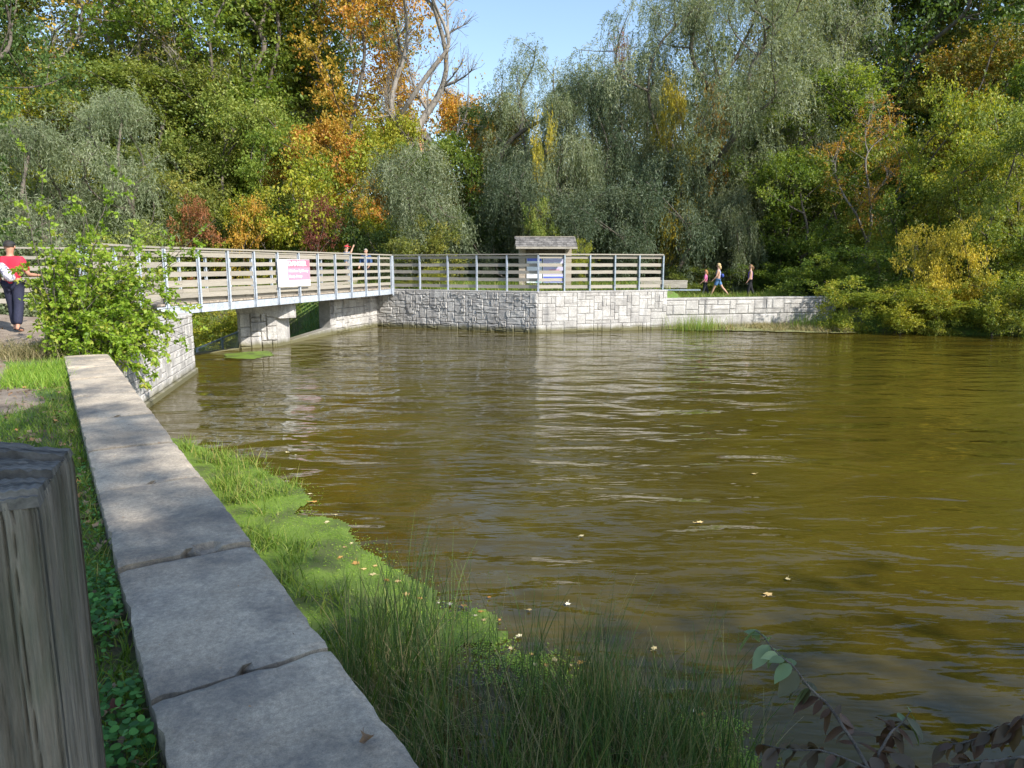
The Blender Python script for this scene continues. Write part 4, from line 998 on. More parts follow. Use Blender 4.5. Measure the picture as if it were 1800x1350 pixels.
PT['open'] = proto_tree(13, 3.4, 14, .30, 150, 62, (.14, .09), .52, .18, 1.1, .6, 4, bark='barkpale', twigs=2)
PT['sparse'] = proto_tree(14, 3.0, 14, .36, 170, 30, (.13, .08), .5, .24, .65, .45, 5, bark='barkpale', splitz=.35, twigs=4)
PT['bare'] = proto_tree(15, 2.6, 14, .38, 120, 8, (.13, .08), .5, .30, .55, .4, 5, bark='barkpale', splitz=.45, twigs=7)
PT['round'] = proto_tree(16, 3.4, 8.5, .10, 170, 150, (.14, .09), .46, .14, 1.0, .7, 3)
PT['roundB'] = proto_tree(26, 3.4, 8.5, .06, 160, 150, (.14, .09), .46, .14, .8, .8, 4)
PT['bushA'] = proto_tree(17, 2.2, 4.5, .03, 120, 140, (.115, .075), .34, .06, 1.1, .7, 3, splitz=.12)
PT['bushB'] = proto_tree(18, 2.2, 4.5, .02, 115, 140, (.12, .08), .34, .05, 1.0, .8, 4, splitz=.10)
PT['shrubopen'] = proto_tree(19, 2.0, 4.6, .06, 110, 60, (.115, .075), .36, .06, .8, .7, 4, splitz=.12)
PT['willowXL'] = proto_tree(20, 6.6, 17, .20, 600, 0, (.19, .036), .5, .42, 1.3, .5, 5, 'willow', splitz=.22, lean=(-.06, 0), shell=.4)
PT['willowA'] = proto_tree(21, 3.7, 14, .16, 240, 0, (.18, .034), .5, .30, 1.25, .5, 4, 'willow', splitz=.25)
PT['willowB'] = proto_tree(22, 3.2, 9, .08, 170, 0, (.18, .034), .5, .22, 1.15, .7, 4, 'willow', splitz=.2)
PT['willowC'] = proto_tree(23, 2.6, 6, .06, 115, 0, (.17, .034), .5, .12, 1.1, .75, 3, 'willow', splitz=.2)
def plant(name, proto, px, Yd, ytop, wpx, mat, label, cat='tree', group=None, rz=None, zbase=None, depth=1.0, xoff=0):
    p = PT[proto]; q = at_px(px, Yd, 3.0); zb_ = H1(q.x, q.y) - .05 if zbase is None else zbase
    dd_ = Yd * math.cos(PITCH); ztop = atY(px, ytop, Yd).z; Hh = max(.4, ztop - zb_); W_ = wpx / F * Yd / 2
    o_ = empty(name, (q.x, q.y, zb_), rz if rz is not None else (px * 1.37) % 6.28)
    W_ *= 1.0 if (zbase is not None or proto in ('bare',) or wpx < 100) else (1.1 if 'willow' in proto else 1.2); sx = W_ / p['r']; o_.scale = (sx, sx * depth, Hh / p['h'])
    w_ = link('trunk', p['wood'], o_); c_ = link('crown', p['crown'], o_); c_.material_slots[0].link = 'OBJECT'; c_.material_slots[0].material = M[mat]
    tag(o_, label, cat, group); return o_
T = [
 # far left
 ('tree','tallA',-95,19,-260,300,'L_dark','dark leafy tree cut off by the upper left corner of the photo'),
 ('tree','sparse',225,50,-30,270,'L_yellow','thin yellow-leaved tree with grey limbs showing at upper left'),
 ('tree','open',150,55,60,230,'L_lime','airy yellow-green tree behind the thin yellow one at upper left'),
 ('tree','bare',70,53,70,170,'L_scarlet','almost bare pale tree near the left edge against the sky'),
 ('tree','open',330,47,30,200,'L_olive','slender olive tree with visible limbs between the yellow tree and tall green one'),
 ('willow_tree','willowB',60,33,215,300,'L_willow','grey-green willow bush at the left edge behind the man in red'),
 ('willow_tree','willowB',225,36,165,230,'L_willow','tall grey-green willow left of the bridge above the leafy bush'),
 ('tree','tallA',425,50,-170,300,'L_green','tallest bright green tree over the left half of the bridge'),
 ('tree','tallB',520,53,-110,230,'L_green2','light green open tree next to the tallest green tree'),
 ('tree','tallB',350,46,120,190,'L_green2','mid green tree low in front of the tallest green tree'),
 ('tree','round',300,41,240,210,'L_green2','rounded mid green tree above the left railing of the bridge'),
 ('tree','roundB',430,43,165,230,'L_green2','broad pale green tree in the middle of the left woodland'),
 ('tree','roundB',520,41,210,170,'L_green','darker green tree between the pale green one and the orange maples'),
 ('tree','bushA',350,37,300,190,'L_olive','olive bush behind the bridge with rusty leaves at its crown'),
 ('shrub','shrubopen',345,35.5,345,90,'L_scarlet','rusty red-leaved shrub behind the left half of the bridge'),
 ('tree','open',610,55,-60,190,'L_mix','open tree turning from green to orange left of the tall orange maple'),
 ('maple_tree','tallB',662,50,-80,190,'L_orange','tall orange and yellow maple left of the bare tree'),
 ('tree','bare',748,46,-110,190,'L_orange','bare pale-limbed tree with a thick trunk against the blue sky'),
 ('maple_tree','round',575,42,205,190,'L_orange','orange maple below the tall orange one, above the bridge sign'),
 ('maple_tree','bushA',590,38.5,255,200,'L_lime','yellow-green maple directly above the middle of the bridge'),
 ('maple_tree','bushB',470,37,335,140,'L_lime','low yellow-green maple with orange tips above the danger sign'),
 ('maple_tree','shrubopen',438,36,345,90,'L_orange','small orange maple sapling beside the low yellow-green maple'),
 ('maple_tree','roundB',655,44,215,150,'L_lime','yellow-green maple below the orange maple and left of the small willow'),
 ('shrub','shrubopen',562,35,345,90,'L_red','dark red twiggy shrub behind the railing right of the danger sign'),
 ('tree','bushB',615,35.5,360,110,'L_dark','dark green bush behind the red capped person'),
 ('willow_tree','willowC',735,36,258,200,'L_willow','small silvery willow behind the bridge end'),
 ('shrub','bushB',742,33.4,382,120,'L_olive','low olive bush in front of the small silvery willow'),
 ('tree','round',815,52,165,150,'L_orange','orange-topped tree against the sky right of the bare tree'),
 ('tree','round',800,43,235,170,'L_green','rounded green tree between the small willow and the central willow'),
 ('tree','tallB',860,48,190,150,'L_dark','dark green tree behind the left edge of the central willow'),
 ('willow_tree','willowA',940,43,92,220,'L_willow','tall silvery willow in the centre, just right of the patch of sky'),
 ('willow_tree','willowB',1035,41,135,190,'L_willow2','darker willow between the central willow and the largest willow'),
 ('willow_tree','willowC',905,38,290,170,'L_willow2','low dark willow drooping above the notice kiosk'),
 ('willow_tree','willowC',1000,39,240,150,'L_willow','mid-sized willow drooping to the right of the kiosk roof'),
 ('tree','roundB',1172,39.5,140,90,'L_yelgreen','yellow tree glowing through the gap beside the largest willow'),
 ('tree','sparse',1082,52,60,80,'L_scarlet','small red-leaved treetop between two willows'),
 ('tree','bushA',952,38.5,205,60,'L_yelgreen','narrow yellow tree peeping out of the central willow'),
 ('willow_tree','willowXL',1275,43,-70,400,'L_willow','largest willow with a leaning forked trunk right of centre'),
 ('willow_tree','willowA',1370,47,-20,220,'L_willow','willow crown behind the right side of the largest willow'),
 ('willow_tree','willowC',1285,39,335,110,'L_willow','small bright willow hanging over the two women on the path'),
 ('willow_tree','willowC',1060,37,330,200,'L_willow2','willow curtain with shade in its dark leaf colour behind the right end of the railing'),
 ('willow_tree','willowC',1170,39,270,200,'L_willow2','willow with shade in its dark leaf colour below the fork of the largest willow'),
 ('tree','tallA',1395,55,-60,200,'L_orange','orange treetop above the crown of the largest willow'),
 ('tree','open',1492,46,-10,150,'L_lime','bright yellow-green tree right of the largest willow near the top'),
 ('tree','tallB',1445,41,120,200,'L_green','broad green tree right of the largest willow'),
 ('tree','tallA',1590,47,-160,280,'L_dark','tall dark green tree filling the upper right'),
 ('tree','tallB',1740,44,-150,260,'L_olive','tall olive tree at the upper right corner'),
 ('tree','tallB',1700,38,60,190,'L_mix','turning tree with orange leaves near the right edge'),
 ('tree','open',1520,37,175,140,'L_orange','thin orange-leaved tree standing in front of the dark green one'),
 ('tree','roundB',1640,34,150,200,'L_bank','pale green tree right of the thin orange one'),
 ('tree','round',1790,32,210,230,'L_bank','yellowish green tree on the right edge of the photo'),
 ('tree','round',1410,38,260,170,'L_green','dark green tree behind the end of the low wall'),
 ('tree','roundB',1590,33.5,300,150,'L_green','green tree over the end of the low wall'),
 ('tree','round',1720,31,300,190,'L_olive','olive tree behind the yellow bank shrub'),
 ('shrub','bushA',1555,30.6,430,170,'L_green','glossy green shrub covering the end of the low wall'),
 ('shrub','bushB',1585,28.4,498,180,'L_bank','low yellow-green shrub overhanging the water right of the wall'),
 ('shrub','bushA',1668,27.5,388,125,'L_yelgreen','bright yellow shrub on the right bank',.1),
 ('shrub','bushB',1640,28.6,505,110,'L_lime','yellow-green shrub below the bright yellow one'),
 ('shrub','bushA',1765,28.6,430,170,'L_bank','tall yellow-green shrub near the right edge'),
 ('shrub','bushB',1720,27.0,530,130,'L_bank','low leafy shrub touching the water near the right edge'),
 ('shrub','bushB',1820,26.6,520,140,'L_lime','yellow-green shrub touching the water at the right edge'),
 ('shrub','bushA',1880,27,430,160,'L_green','green shrub just outside the right edge'),
 ('shrub','bushA',1235,39,470,110,'L_green2','weedy green shrub behind the girl in pink'),
 ('shrub','bushB',1345,38,462,120,'L_green','green shrub behind the woman in purple'),
 ('shrub','bushA',1195,38,468,80,'L_green2','pale weedy shrub behind the timber bench'),
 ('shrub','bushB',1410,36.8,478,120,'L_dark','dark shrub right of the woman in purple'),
 ('shrub','shrubopen',1022,32.0,420,60,'L_lime','upright yellow-green shrub at the right side of the kiosk'),
 ('shrub','bushB',955,35,352,75,'L_green2','pale green sapling rising above the kiosk roof'),
 ('shrub','shrubopen',765,31.8,470,50,'L_lime','small yellow-green weed clump behind the platform railing'),
 ('shrub','bushB',715,31.9,488,90,'L_olive','grey-green weeds behind the left bays of the platform railing'),
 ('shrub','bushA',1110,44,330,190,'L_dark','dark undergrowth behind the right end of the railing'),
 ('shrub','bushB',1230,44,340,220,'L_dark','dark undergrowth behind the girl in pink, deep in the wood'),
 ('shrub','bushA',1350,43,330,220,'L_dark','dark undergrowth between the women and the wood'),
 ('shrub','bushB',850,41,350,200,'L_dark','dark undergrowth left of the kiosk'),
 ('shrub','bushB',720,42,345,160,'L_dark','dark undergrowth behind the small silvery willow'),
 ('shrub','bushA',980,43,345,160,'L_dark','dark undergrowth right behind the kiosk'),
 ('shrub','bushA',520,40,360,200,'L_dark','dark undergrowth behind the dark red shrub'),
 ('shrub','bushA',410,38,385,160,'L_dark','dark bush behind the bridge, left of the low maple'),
 ('shrub','bushB',375,28.5,540,130,'L_lime','yellow-green bush beyond the fence under the bridge'),
 ('shrub','bushA',445,30,520,120,'L_bank','turning bush in the spillway left of the pier'),
 ('shrub','bushB',300,30,480,160,'L_bank','green bush past the bridge in the spillway'),
 ('shrub','bushB',535,34.5,515,110,'L_olive','scrubby olive bush on the spillway slope right of the pier'),
 ('shrub','bushB',250,31,395,200,'L_green2','green bush behind the leafy bush at the bridge end'),
 ('shrub','bushA',90,29,405,240,'L_willow','grey bush behind the railing and the man in red'),
 ('shrub','bushA',-40,28,400,200,'L_willow','grey bush at the far left edge behind the railing'),
 ('shrub','bushB',1500,28.0,488,150,'L_bank','low turning shrub spilling over the bank beside the wall end',0.0),
 ('shrub','bushA',1595,26.9,500,130,'L_lime','small yellow shrub with its feet in the water right of the wall',0.0),
 ('shrub','bushB',1665,26.5,515,120,'L_bank','low pale green shrub at the waterline under the bright yellow shrub',0.0),
 ('shrub','bushA',1760,26.0,480,150,'L_bank','second low shrub at the waterline near the right edge',0.0),
 ('shrub','bushB',1850,25.4,460,150,'L_green2','green shrub at the waterline cut by the right edge',0.0),
 ('shrub','bushA',1715,29.5,440,120,'L_dark','dark green shrub between the yellow shrub and the right edge'),
 ('shrub','shrubopen',1622,28.0,395,90,'L_yelgreen','thin yellow branches left of the bright yellow shrub'),
 ('shrub','bushB',1460,32.0,440,140,'L_green','green bush hanging over the wall end behind the reeds'),
 ('willow_tree','willowA',1125,45,80,170,'L_willow','willow filling the gap left of the largest willow'),
 ('willow_tree','willowB',985,40,170,170,'L_willow','lower silvery willow in front of the tall central one'),
 ('tree','tallA',1650,50,-120,260,'L_green2','light green crown behind the upper right trees'),
 ('tree','roundB',1480,39,230,190,'L_green2','light green tree above the reeds at the wall end'),
 ('tree','tallB',240,45,110,220,'L_green2','green tree behind the left willows'),
 ('tree','tallA',120,46,150,220,'L_lime','yellow-green tree behind the left edge willows'),
 ('tree','round',1850,36,60,220,'L_green','green tree cut by the right edge'),
 ('tree','roundB',700,46,190,150,'L_lime','yellow-green crown at the foot of the bare tree'),
 ('tree','roundB',880,45,170,130,'L_mix','turning crown behind the left edge of the central willow'),
 ('tree','tallA',330,54,-200,260,'L_green','tall green crown behind the slender olive tree'),
 ('tree','tallB',450,56,-240,280,'L_green2','highest green crown at the top edge above the tallest green tree'),
 ('tree','tallA',560,57,-190,220,'L_green','green crown at the top edge left of the tall orange maple'),
 ('tree','tallB',240,58,-120,240,'L_olive','olive crown at the top edge behind the thin yellow tree'),
 ('tree','tallB',60,50,-60,240,'L_olive','olive tree at the upper left behind the bare one'),
 ('tree','tallB',1480,52,-160,240,'L_green','green crown at the top edge behind the bright yellow-green tree'),
 ('tree','tallA',1790,50,-220,280,'L_olive','olive crown filling the upper right corner'),
 ('tree','round',690,50,230,120,'L_orange','orange crown at the foot of the tall orange maple'),
 ('tree','roundB',1700,30.2,240,170,'L_bank','broad sunlit tree dropping to the bank above the yellow shrub'),
 ('tree','round',1800,28.0,190,190,'L_green2','tall sunlit tree at the right edge standing close to the water'),
 ('tree','shrubopen',1235,41,150,80,'L_orange','small orange tree glowing under the fork of the largest willow'),
]
for t_ in T:
    plant(t_[0], t_[1], t_[2], t_[3], t_[4], t_[5], t_[6], t_[7], zbase=(t_[8] if len(t_) > 8 else None), cat='tree' if 'tree' in t_[0] else 'shrub', group={'willow_tree': 'willows around the pond', 'maple_tree': 'maples behind the bridge', 'shrub': 'shrubs round the pond'}.get(t_[0], 'trees around the pond'))
# trees behind the camera on the near bank; they shade the foreground
for x_, y_, h_, w_, lb in ((7.7, -4.6, 13, 3.6, 'leafy tree on the near bank that shades the reeds'), (11.6, -5.4, 9.5, 3.4, 'leafy tree behind the photographer that shades the coping'), (9.9, -6.7, 13.2, 3.7, 'tall tree on the near bank behind the photographer')):
    p = PT['tallB']; o_ = empty('tree', (x_, y_, 1.0), x_); o_.scale = (w_ / p['r'], w_ / p['r'], h_ / p['h']); link('trunk', p['wood'], o_); c_ = link('crown', p['crown'], o_); c_.material_slots[0].link = 'OBJECT'; c_.material_slots[0].material = M['L_green']; tag(o_, lb, 'tree')
# far wood on the hill: one mass of foliage and stems
r = np.random.default_rng(77); P = []; Vv = []
k = 0
while k < 330:
    x_ = r.uniform(-75, 85); y_ = r.uniform(58, 88); px_ = 900 + F * x_ / y_
    top_ = r.uniform(5, 9) if 690 < px_ < 1080 else (r.uniform(4, 7) if 660 < px_ < 760 else r.uniform(9, 15))
    if 655 < px_ < 790 and y_ < 80: top_ = 2.5
    g_ = H1(x_, y_); m_ = 560; q = crown_points(m_, r, r.uniform(2, 3.6), .5, top_, 1.1, sup=60); P.append(q + np.array([x_, y_, g_])); Vv.append(np.clip(r.uniform(0, .6) + r.uniform(0, .4, m_), 0, 1)); k += 1
P = np.concatenate(P); D = r.normal(size=P.shape); V_, F_ = leaf_quads(P, D, r.uniform(.26, .42, len(P)), r.uniform(.16, .26, len(P)), r)
tag(link('distant_wood', npmesh('distant_wood', V_, F_, leafmat('distant_leaf', [(.04,.07,.02), (.08,.12,.03), (.15,.17,.04), (.30,.22,.05)], .3), False, np.concatenate(Vv))), 'mixed autumn wood on the hill behind everything', 'wood', kind='stuff')

# ------------------------------------------------------------------ foreground plants
def blades(P, Hh, lean, Wd, r, nseg=4, curve=.5, wind=(0, 0)):
    """P (n,3), arching grass blades as tapering strips"""
    n = len(P); Hh = np.broadcast_to(Hh, (n,)); lean = np.broadcast_to(lean, (n,)); Wd = np.broadcast_to(Wd, (n,))
    th = r.uniform(0, 2 * math.pi, n); d = np.stack([np.cos(th) + wind[0], np.sin(th) + wind[1], 0 * th], 1); fa = r.uniform(0, 2 * math.pi, n); s = np.stack([np.cos(fa), np.sin(fa), 0 * fa], 1)
    V = []; 
    for k in range(nseg + 1):
        t = k / nseg; off = d * (lean * Hh * (t ** (1 + curve)))[:, None]; z = Hh * t * (1 - .35 * lean ** 2 * t)
        c = P + off; c[:, 2] += z; w_ = (Wd * (1 - t ** 1.6) * .5 + .0006)[:, None]
        V.append(c - s * w_); V.append(c + s * w_)
    V = np.stack(V, 1).reshape(-1, 3); b = np.arange(n)[:, None, None] * (2 * (nseg + 1)); k = np.arange(nseg)[None, :, None] * 2
    Fc = (b + k + np.array([0, 1, 3, 2])[None, None, :]).reshape(-1, 4); return V, Fc, nseg
def blade_obj(name, P, Hh, lean, Wd, mat, r, tone=None, nseg=4, curve=.5, label=None, cat='grass', wind=(0, 0)):
    V, Fc, ns = blades(P, Hh, lean, Wd, r, nseg, curve, wind); tv = r.uniform(0, 1, len(P)) if tone is None else tone
    o_ = link(name, npmesh(name, V, Fc, M[mat], False, np.repeat(tv, ns))); tag(o_, label, cat, kind='stuff'); return o_
def round_leaves(P, size, r, tilt=.35, k=7, asp=.85, crinkle=0, heads=None):
    n = len(P); N_ = unit(np.stack([r.normal(0, tilt, n), r.normal(0, tilt, n), np.ones(n)], 1)); th = r.uniform(0, 6.28, n) if heads is None else heads
    A_ = np.stack([np.cos(th), np.sin(th), 0 * th], 1); S = unit(np.cross(N_, A_)); A_ = np.cross(S, N_); V = []
    sz = np.broadcast_to(size, (n,))[:, None]
    for q in range(k):
        a = 2 * math.pi * q / k; rr_ = (.5 + .08 * math.cos(a)) if not crinkle else (.5 + crinkle * r.uniform(-.5, .5, n)[:, None] + (.12 if q % 2 else -.1))
        V.append(P + A_ * sz * math.cos(a) * rr_ + S * sz * math.sin(a) * asp * rr_ + N_ * sz * (abs(math.sin(a)) * .14 + crinkle * r.uniform(-.3, .5, n)[:, None]))
    return np.stack(V, 1).reshape(-1, 3), np.arange(n * k).reshape(n, k)
def in_poly_px(poly, n, r, z=0.0, jitter=None):
    """uniform ground points inside the polygon given by ground points"""
    xs = [p[0] for p in poly]; ys = [p[1] for p in poly]; out = np.zeros((0, 2))
    while len(out) < n:
        q = np.stack([r.uniform(min(xs), max(xs), n * 2), r.uniform(min(ys), max(ys), n * 2)], 1); out = np.concatenate([out, q[inside(poly, q[:, 0], q[:, 1])]])
    return out[:n]
r = np.random.default_rng(5)
# duckweed mat between coping and open water
g2 = lambda x, y, z=0: tuple(onz(x, y, z))[:2]
MAT = [g2(*q) for q in [(300, 772), (345, 788), (420, 815), (470, 842), (520, 855), (532, 885), (525, 905), (575, 922), (612, 945), (640, 975), (690, 1008), (735, 1040), (770, 1075), (830, 1085), (850, 1120), (800, 1150), (760, 1190), (770, 1260)]]
MAT += [(cs(1.2, -.0)[0], cs(1.2, 0)[1]), (cs(8.6, 0)[0], cs(8.6, 0)[1])]
m, t, b, o = mat_base('duckweed'); v = coords(t, 'World'); f1 = noise(t, v, 110, 3, .8); f2 = noise(t, v, 2.2, 5, .6)
col = ramp(t, [(.3, (.07, .11, .015)), (.6, (.17, .26, .03))], f1).outputs[0]; col = mixc(t, col, (.075, .09, .025), ramp(t, [(.46, 0), (.6, .85)], f2).outputs[0])
t.links.new(col, b.inputs['Base Color']); b.inputs['Roughness'].default_value = .6; bump(t, b, f1, .8, .01); M['duckweed'] = m
sheet('duckweed_mat', MAT, .008, M['duckweed'], .04, .15, None, False, 4); dk = bpy.data.objects['duckweed_mat']; tag(dk, 'bright green duckweed mat floating between the coping and open water', 'duckweed', kind='stuff')
sheet('duckweed_patch', [g2(400, 622), g2(470, 617), g2(478, 625), g2(440, 631), g2(395, 629)], .008, M['duckweed'], .08, .05, None, False, 2); tag(bpy.data.objects['duckweed_patch'], 'small duckweed patch floating in front of the bridge pier', 'duckweed', kind='stuff')
# crumbs of duckweed and bits at the ragged border
bd = []
for i_ in range(len(MAT) - 3):
    a_ = np.array(MAT[i_]); b_ = np.array(MAT[i_ + 1]); L_ = np.linalg.norm(b_ - a_); n_ = int(L_ * 330); q = a_ + (b_ - a_) * r.uniform(0, 1, (n_, 1)) + r.normal(0, .10, (n_, 2)); bd.append(q)
bd.append(in_poly_px(MAT, 9000, r)); RAFT = [g2(*q) for q in [(1130, 1290), (1200, 1240), (1250, 1235), (1310, 1300), (1330, 1370), (1200, 1380), (1100, 1340)]]
c_ = in_poly_px(RAFT, 26, r); bd.append(c_[r.integers(0, 26, 5200)] + r.normal(0, .055, (5200, 2)))
RF2 = [g2(*q) for q in [(780, 1060), (1000, 1160), (1060, 1230), (900, 1220), (800, 1140)]]; c_ = in_poly_px(RF2, 22, r); bd.append(c_[r.integers(0, 22, 2600)] + r.normal(0, .06, (2600, 2)))
bd = np.concatenate(bd); P = np.column_stack([bd, np.full(len(bd), .012)]); V, Fc = round_leaves(P, r.uniform(.007, .019, len(P)), r, .12, 5)
tag(link('duckweed_crumbs', npmesh('duckweed_crumbs', V, Fc, M['lushgrass'], False, r.uniform(0, 1, len(P)))), 'loose duckweed crumbs along the ragged edge of the mat', 'duckweed', kind='stuff')
# lush grass tufts by the far half of the mat
TG = [g2(*q) for q in [(300, 770), (350, 785), (430, 805), (480, 835), (520, 860), (525, 900), (470, 915), (430, 925), (380, 860), (330, 800)]]
cc = in_poly_px(TG, 30, r); q = cc[r.integers(0, 30, 1500)] + r.normal(0, .07, (1500, 2)); 
blade_obj('lush_grass', np.column_stack([q, np.zeros(len(q))]), r.uniform(.05, .34, len(q)) * r.uniform(.5, 1, len(q)), r.uniform(.1, 1.2, len(q)), r.uniform(.005, .010, len(q)), 'grass', r, np.clip(r.normal(.55, .25, len(q)), 0, 1), label='bright grass tufts growing on the mat beside the coping')
for (px, py, hh) in ((425, 840, .42), (395, 850, .3), (500, 860, .32), (350, 800, .35), (345, 790, .4)):
    pass
# sedge between mat and coping, mid distance
SG = [g2(*q) for q in [(430, 925), (480, 905), (520, 930), (560, 980), (600, 1040), (690, 1090), (700, 1200), (640, 1260), (560, 1160), (500, 1050), (450, 980)]]
cc = in_poly_px(SG, 26, r); q = cc[r.integers(0, 26, 950)] + r.normal(0, .075, (950, 2)); tone = np.clip(r.normal(.4, .28, len(q)), 0, 1)
blade_obj('sedge', np.column_stack([q, np.zeros(len(q))]), r.uniform(.06, .28, len(q)), r.uniform(.2, 1.3, len(q)), r.uniform(.004, .009, len(q)), 'grass', r, tone, label='short sedge and matted grass beside the coping')
# tall rushes
RG = [g2(*q) for q in [(600, 1170), (660, 1130), (720, 1120), (780, 1150), (850, 1170), (960, 1240), (1080, 1300), (1230, 1330), (1290, 1400)]] + [g2(1200, 1800), (cs(-2, -.1)[0], cs(-2, -.1)[1]), (cs(.6, -.06)[0], cs(.6, -.06)[1])]
cc = in_poly_px(RG, 110, r); n_ = 2200; q = cc[r.integers(0, 110, n_)] + r.normal(0, .07, (n_, 2)); hh = np.clip(r.normal(.62, .20, n_), .15, 1.0)
tone = np.where(r.uniform(0, 1, n_) < .24, r.uniform(.75, 1, n_), r.uniform(0, .7, n_))
blade_obj('rushes', np.column_stack([q, np.full(n_, -.05)]), hh, r.uniform(.03, .42, n_) ** 1.0, r.uniform(.0035, .0065, n_), 'reed', r, tone, nseg=6, curve=.9, label='tall dark green rushes standing in the water below the coping', cat='rushes')
RG2 = [g2(*q) for q in [(1030, 1250), (1180, 1270), (1290, 1330), (1330, 1420), (1180, 1480), (1000, 1400)]]; c2 = in_poly_px(RG2, 34, r); n_ = 900; q = c2[r.integers(0, 34, n_)] + r.normal(0, .07, (n_, 2))
blade_obj('rushes', np.column_stack([q, np.full(n_, -.05)]), np.clip(r.normal(.5, .17, n_), .15, .85), r.uniform(.03, .5, n_), r.uniform(.0035, .007, n_), 'reed', r, nseg=6, curve=.9, label='rushes thinning out towards the dark shrub at lower right', cat='rushes')
n_ = 600; q = cc[r.integers(0, 95, n_)] + r.normal(0, .09, (n_, 2))
blade_obj('broad_sedge', np.column_stack([q, np.full(n_, -.03)]), r.uniform(.25, .62, n_), r.uniform(.2, 1.0, n_), r.uniform(.008, .014, n_), 'grass', r, r.uniform(0, .55, n_), nseg=6, curve=1.0, label='broad dark green sedge blades among the rushes', cat='rushes')
n_ = 2300; q = cc[r.integers(30, 95, n_)] + r.normal(0, .11, (n_, 2)); q = q[(q[:, 1] < 4.1)]
blade_obj('dead_rushes', np.column_stack([q, np.full(len(q), .0)]), r.uniform(.15, .62, len(q)), r.uniform(.2, 1.6, len(q)), r.uniform(.003, .006, len(q)), 'drygrass', r, nseg=6, curve=.6, label='tangled dead straw coloured rushes at the foot of the green ones', cat='rushes')
# sparse outer stems and thin tall ones at the left of the rushes
RO = [g2(*q) for q in [(690, 1060), (760, 1040), (830, 1090), (960, 1170), (1120, 1240), (1300, 1330), (1420, 1400), (1250, 1420), (900, 1300), (700, 1140)]]
n_ = 170; q = in_poly_px(RO, n_, r)
blade_obj('outer_rushes', np.column_stack([q, np.full(n_, -.05)]), r.uniform(.25, .8, n_), r.uniform(.02, .3, n_), r.uniform(.003, .005, n_), 'reed', r, nseg=6, curve=.8, label='scattered single rush stems out in the open water', cat='rushes')
# bright broad blade
p_ = onz(868, 1500, 0); e_ = blade_obj('cattail_blade', np.array([[.0 + (868 - 900) / F * 2.05, 2.05, .35]]), .86, .05, .030, 'lushgrass', np.random.default_rng(3), np.array([.35]), nseg=8, label='single broad bright green blade rising at the bottom edge', cat='reed blade')
del e_['kind']
# ground cover and grass between post and coping
def strip(s0, s1, w0, w1, n, r, pw=1.0):
    s = r.uniform(s0, s1, n); w = w0 + (w1 - w0) * r.uniform(0, 1, n) ** pw; q = np.array(CP0)[None] + np.array(CDIR)[None] * s[:, None] + np.array(CN)[None] * w[:, None]; return q
def onground(q, dz=0): return np.column_stack([q, height(q[:, 0], q[:, 1]) + dz])
q = strip(-.6, 10.3, CW + .02, CW + 1.5, 15000, r, 1.6); q = q[pdist(PATH, q[:, 0], q[:, 1]) > -.02 + .25 * r.uniform(-1, 1, len(q))]
blade_obj('grass', onground(q), r.uniform(.03, .11, len(q)), r.uniform(.2, 1.2, len(q)), r.uniform(.0035, .0075, len(q)), 'grass', r, np.clip(r.normal(.45, .25, len(q)), 0, 1), nseg=3, label='short green grass verge between the path and the coping')
q = strip(8.4, 10.4, CW - .03, CW + .7, 2500, r); blade_obj('grass', onground(q), r.uniform(.06, .2, len(q)), r.uniform(.2, .8, len(q)), r.uniform(.005, .009, len(q)), 'lushgrass', r, nseg=3, label='longer bright grass at the far end of the coping')
q = in_poly_px([(-3.2, 3.4), (-4.3, 6.4), (-5.2, 6.1), (-8, 5.0), (-6, 2.6)], 7000, r); blade_obj('grass', onground(q, .02), r.uniform(.02, .06, len(q)), r.uniform(.2, 1.2, len(q)), r.uniform(.004, .008, len(q)), 'lushgrass', r, nseg=2, label='sparse short grass spreading onto the earth path')
q = strip(-.8, 2.0, CW + .02, CW + .62, 2600, r, 1.2); cl_ = strip(-.8, 1.9, CW + .06, CW + .5, 70, r); q = cl_[r.integers(0, 70, 4600)] + r.normal(0, .06, (4600, 2)); 
w_ = (q - np.array(CP0)) @ np.array(CN); q = q[w_ > CW + .015]
P = onground(q, 0); P[:, 2] += r.uniform(.015, .12, len(P)); V, Fc = round_leaves(P, r.uniform(.016, .034, len(P)), r, .38, 8, .8)
tag(link('ground_cover', npmesh('ground_cover', V, Fc, M['clover'], False, np.clip(r.normal(.45, .25, len(P)), 0, 1))), 'round-leaved green weeds between the timber post and the coping', 'weeds', kind='stuff')
q = strip(1.6, 4.2, CW + .02, CW + .9, 1600, r, 1.4); P = onground(q); P[:, 2] += r.uniform(.01, .07, len(P)); V, Fc = round_leaves(P, r.uniform(.012, .026, len(P)), r, .4, 7, .6)
tag(link('ground_cover', npmesh('ground_cover', V, Fc, M['clover'], False, r.uniform(.1, 1, len(P)))), 'low mixed weeds along the middle of the coping edge', 'weeds', kind='stuff')
q = np.concatenate([strip(-.8, 4.5, CW + .02, CW + 1.2, 420, r, 1.2), strip(4.5, 10, CW + .05, CW + 1.8, 520, r, 1.0), in_poly_px(PATH, 500, r)]); P = onground(q, .03); V, Fc = round_leaves(P, r.uniform(.025, .06, len(P)), r, .4, 9, .75, .25)
tag(link('leaf_litter', npmesh('leaf_litter', V, Fc, M['litter'], False, r.uniform(0, 1, len(P)))), 'fallen brown leaves scattered over path and verge', 'leaves', kind='stuff')
q = strip(-.5, 9.0, .03, CW - .03, 110, r); P = np.column_stack([q, np.full(len(q), 1.262)]); V, Fc = round_leaves(P, r.uniform(.004, .014, len(P)), r, .3, 6, .5, .2)
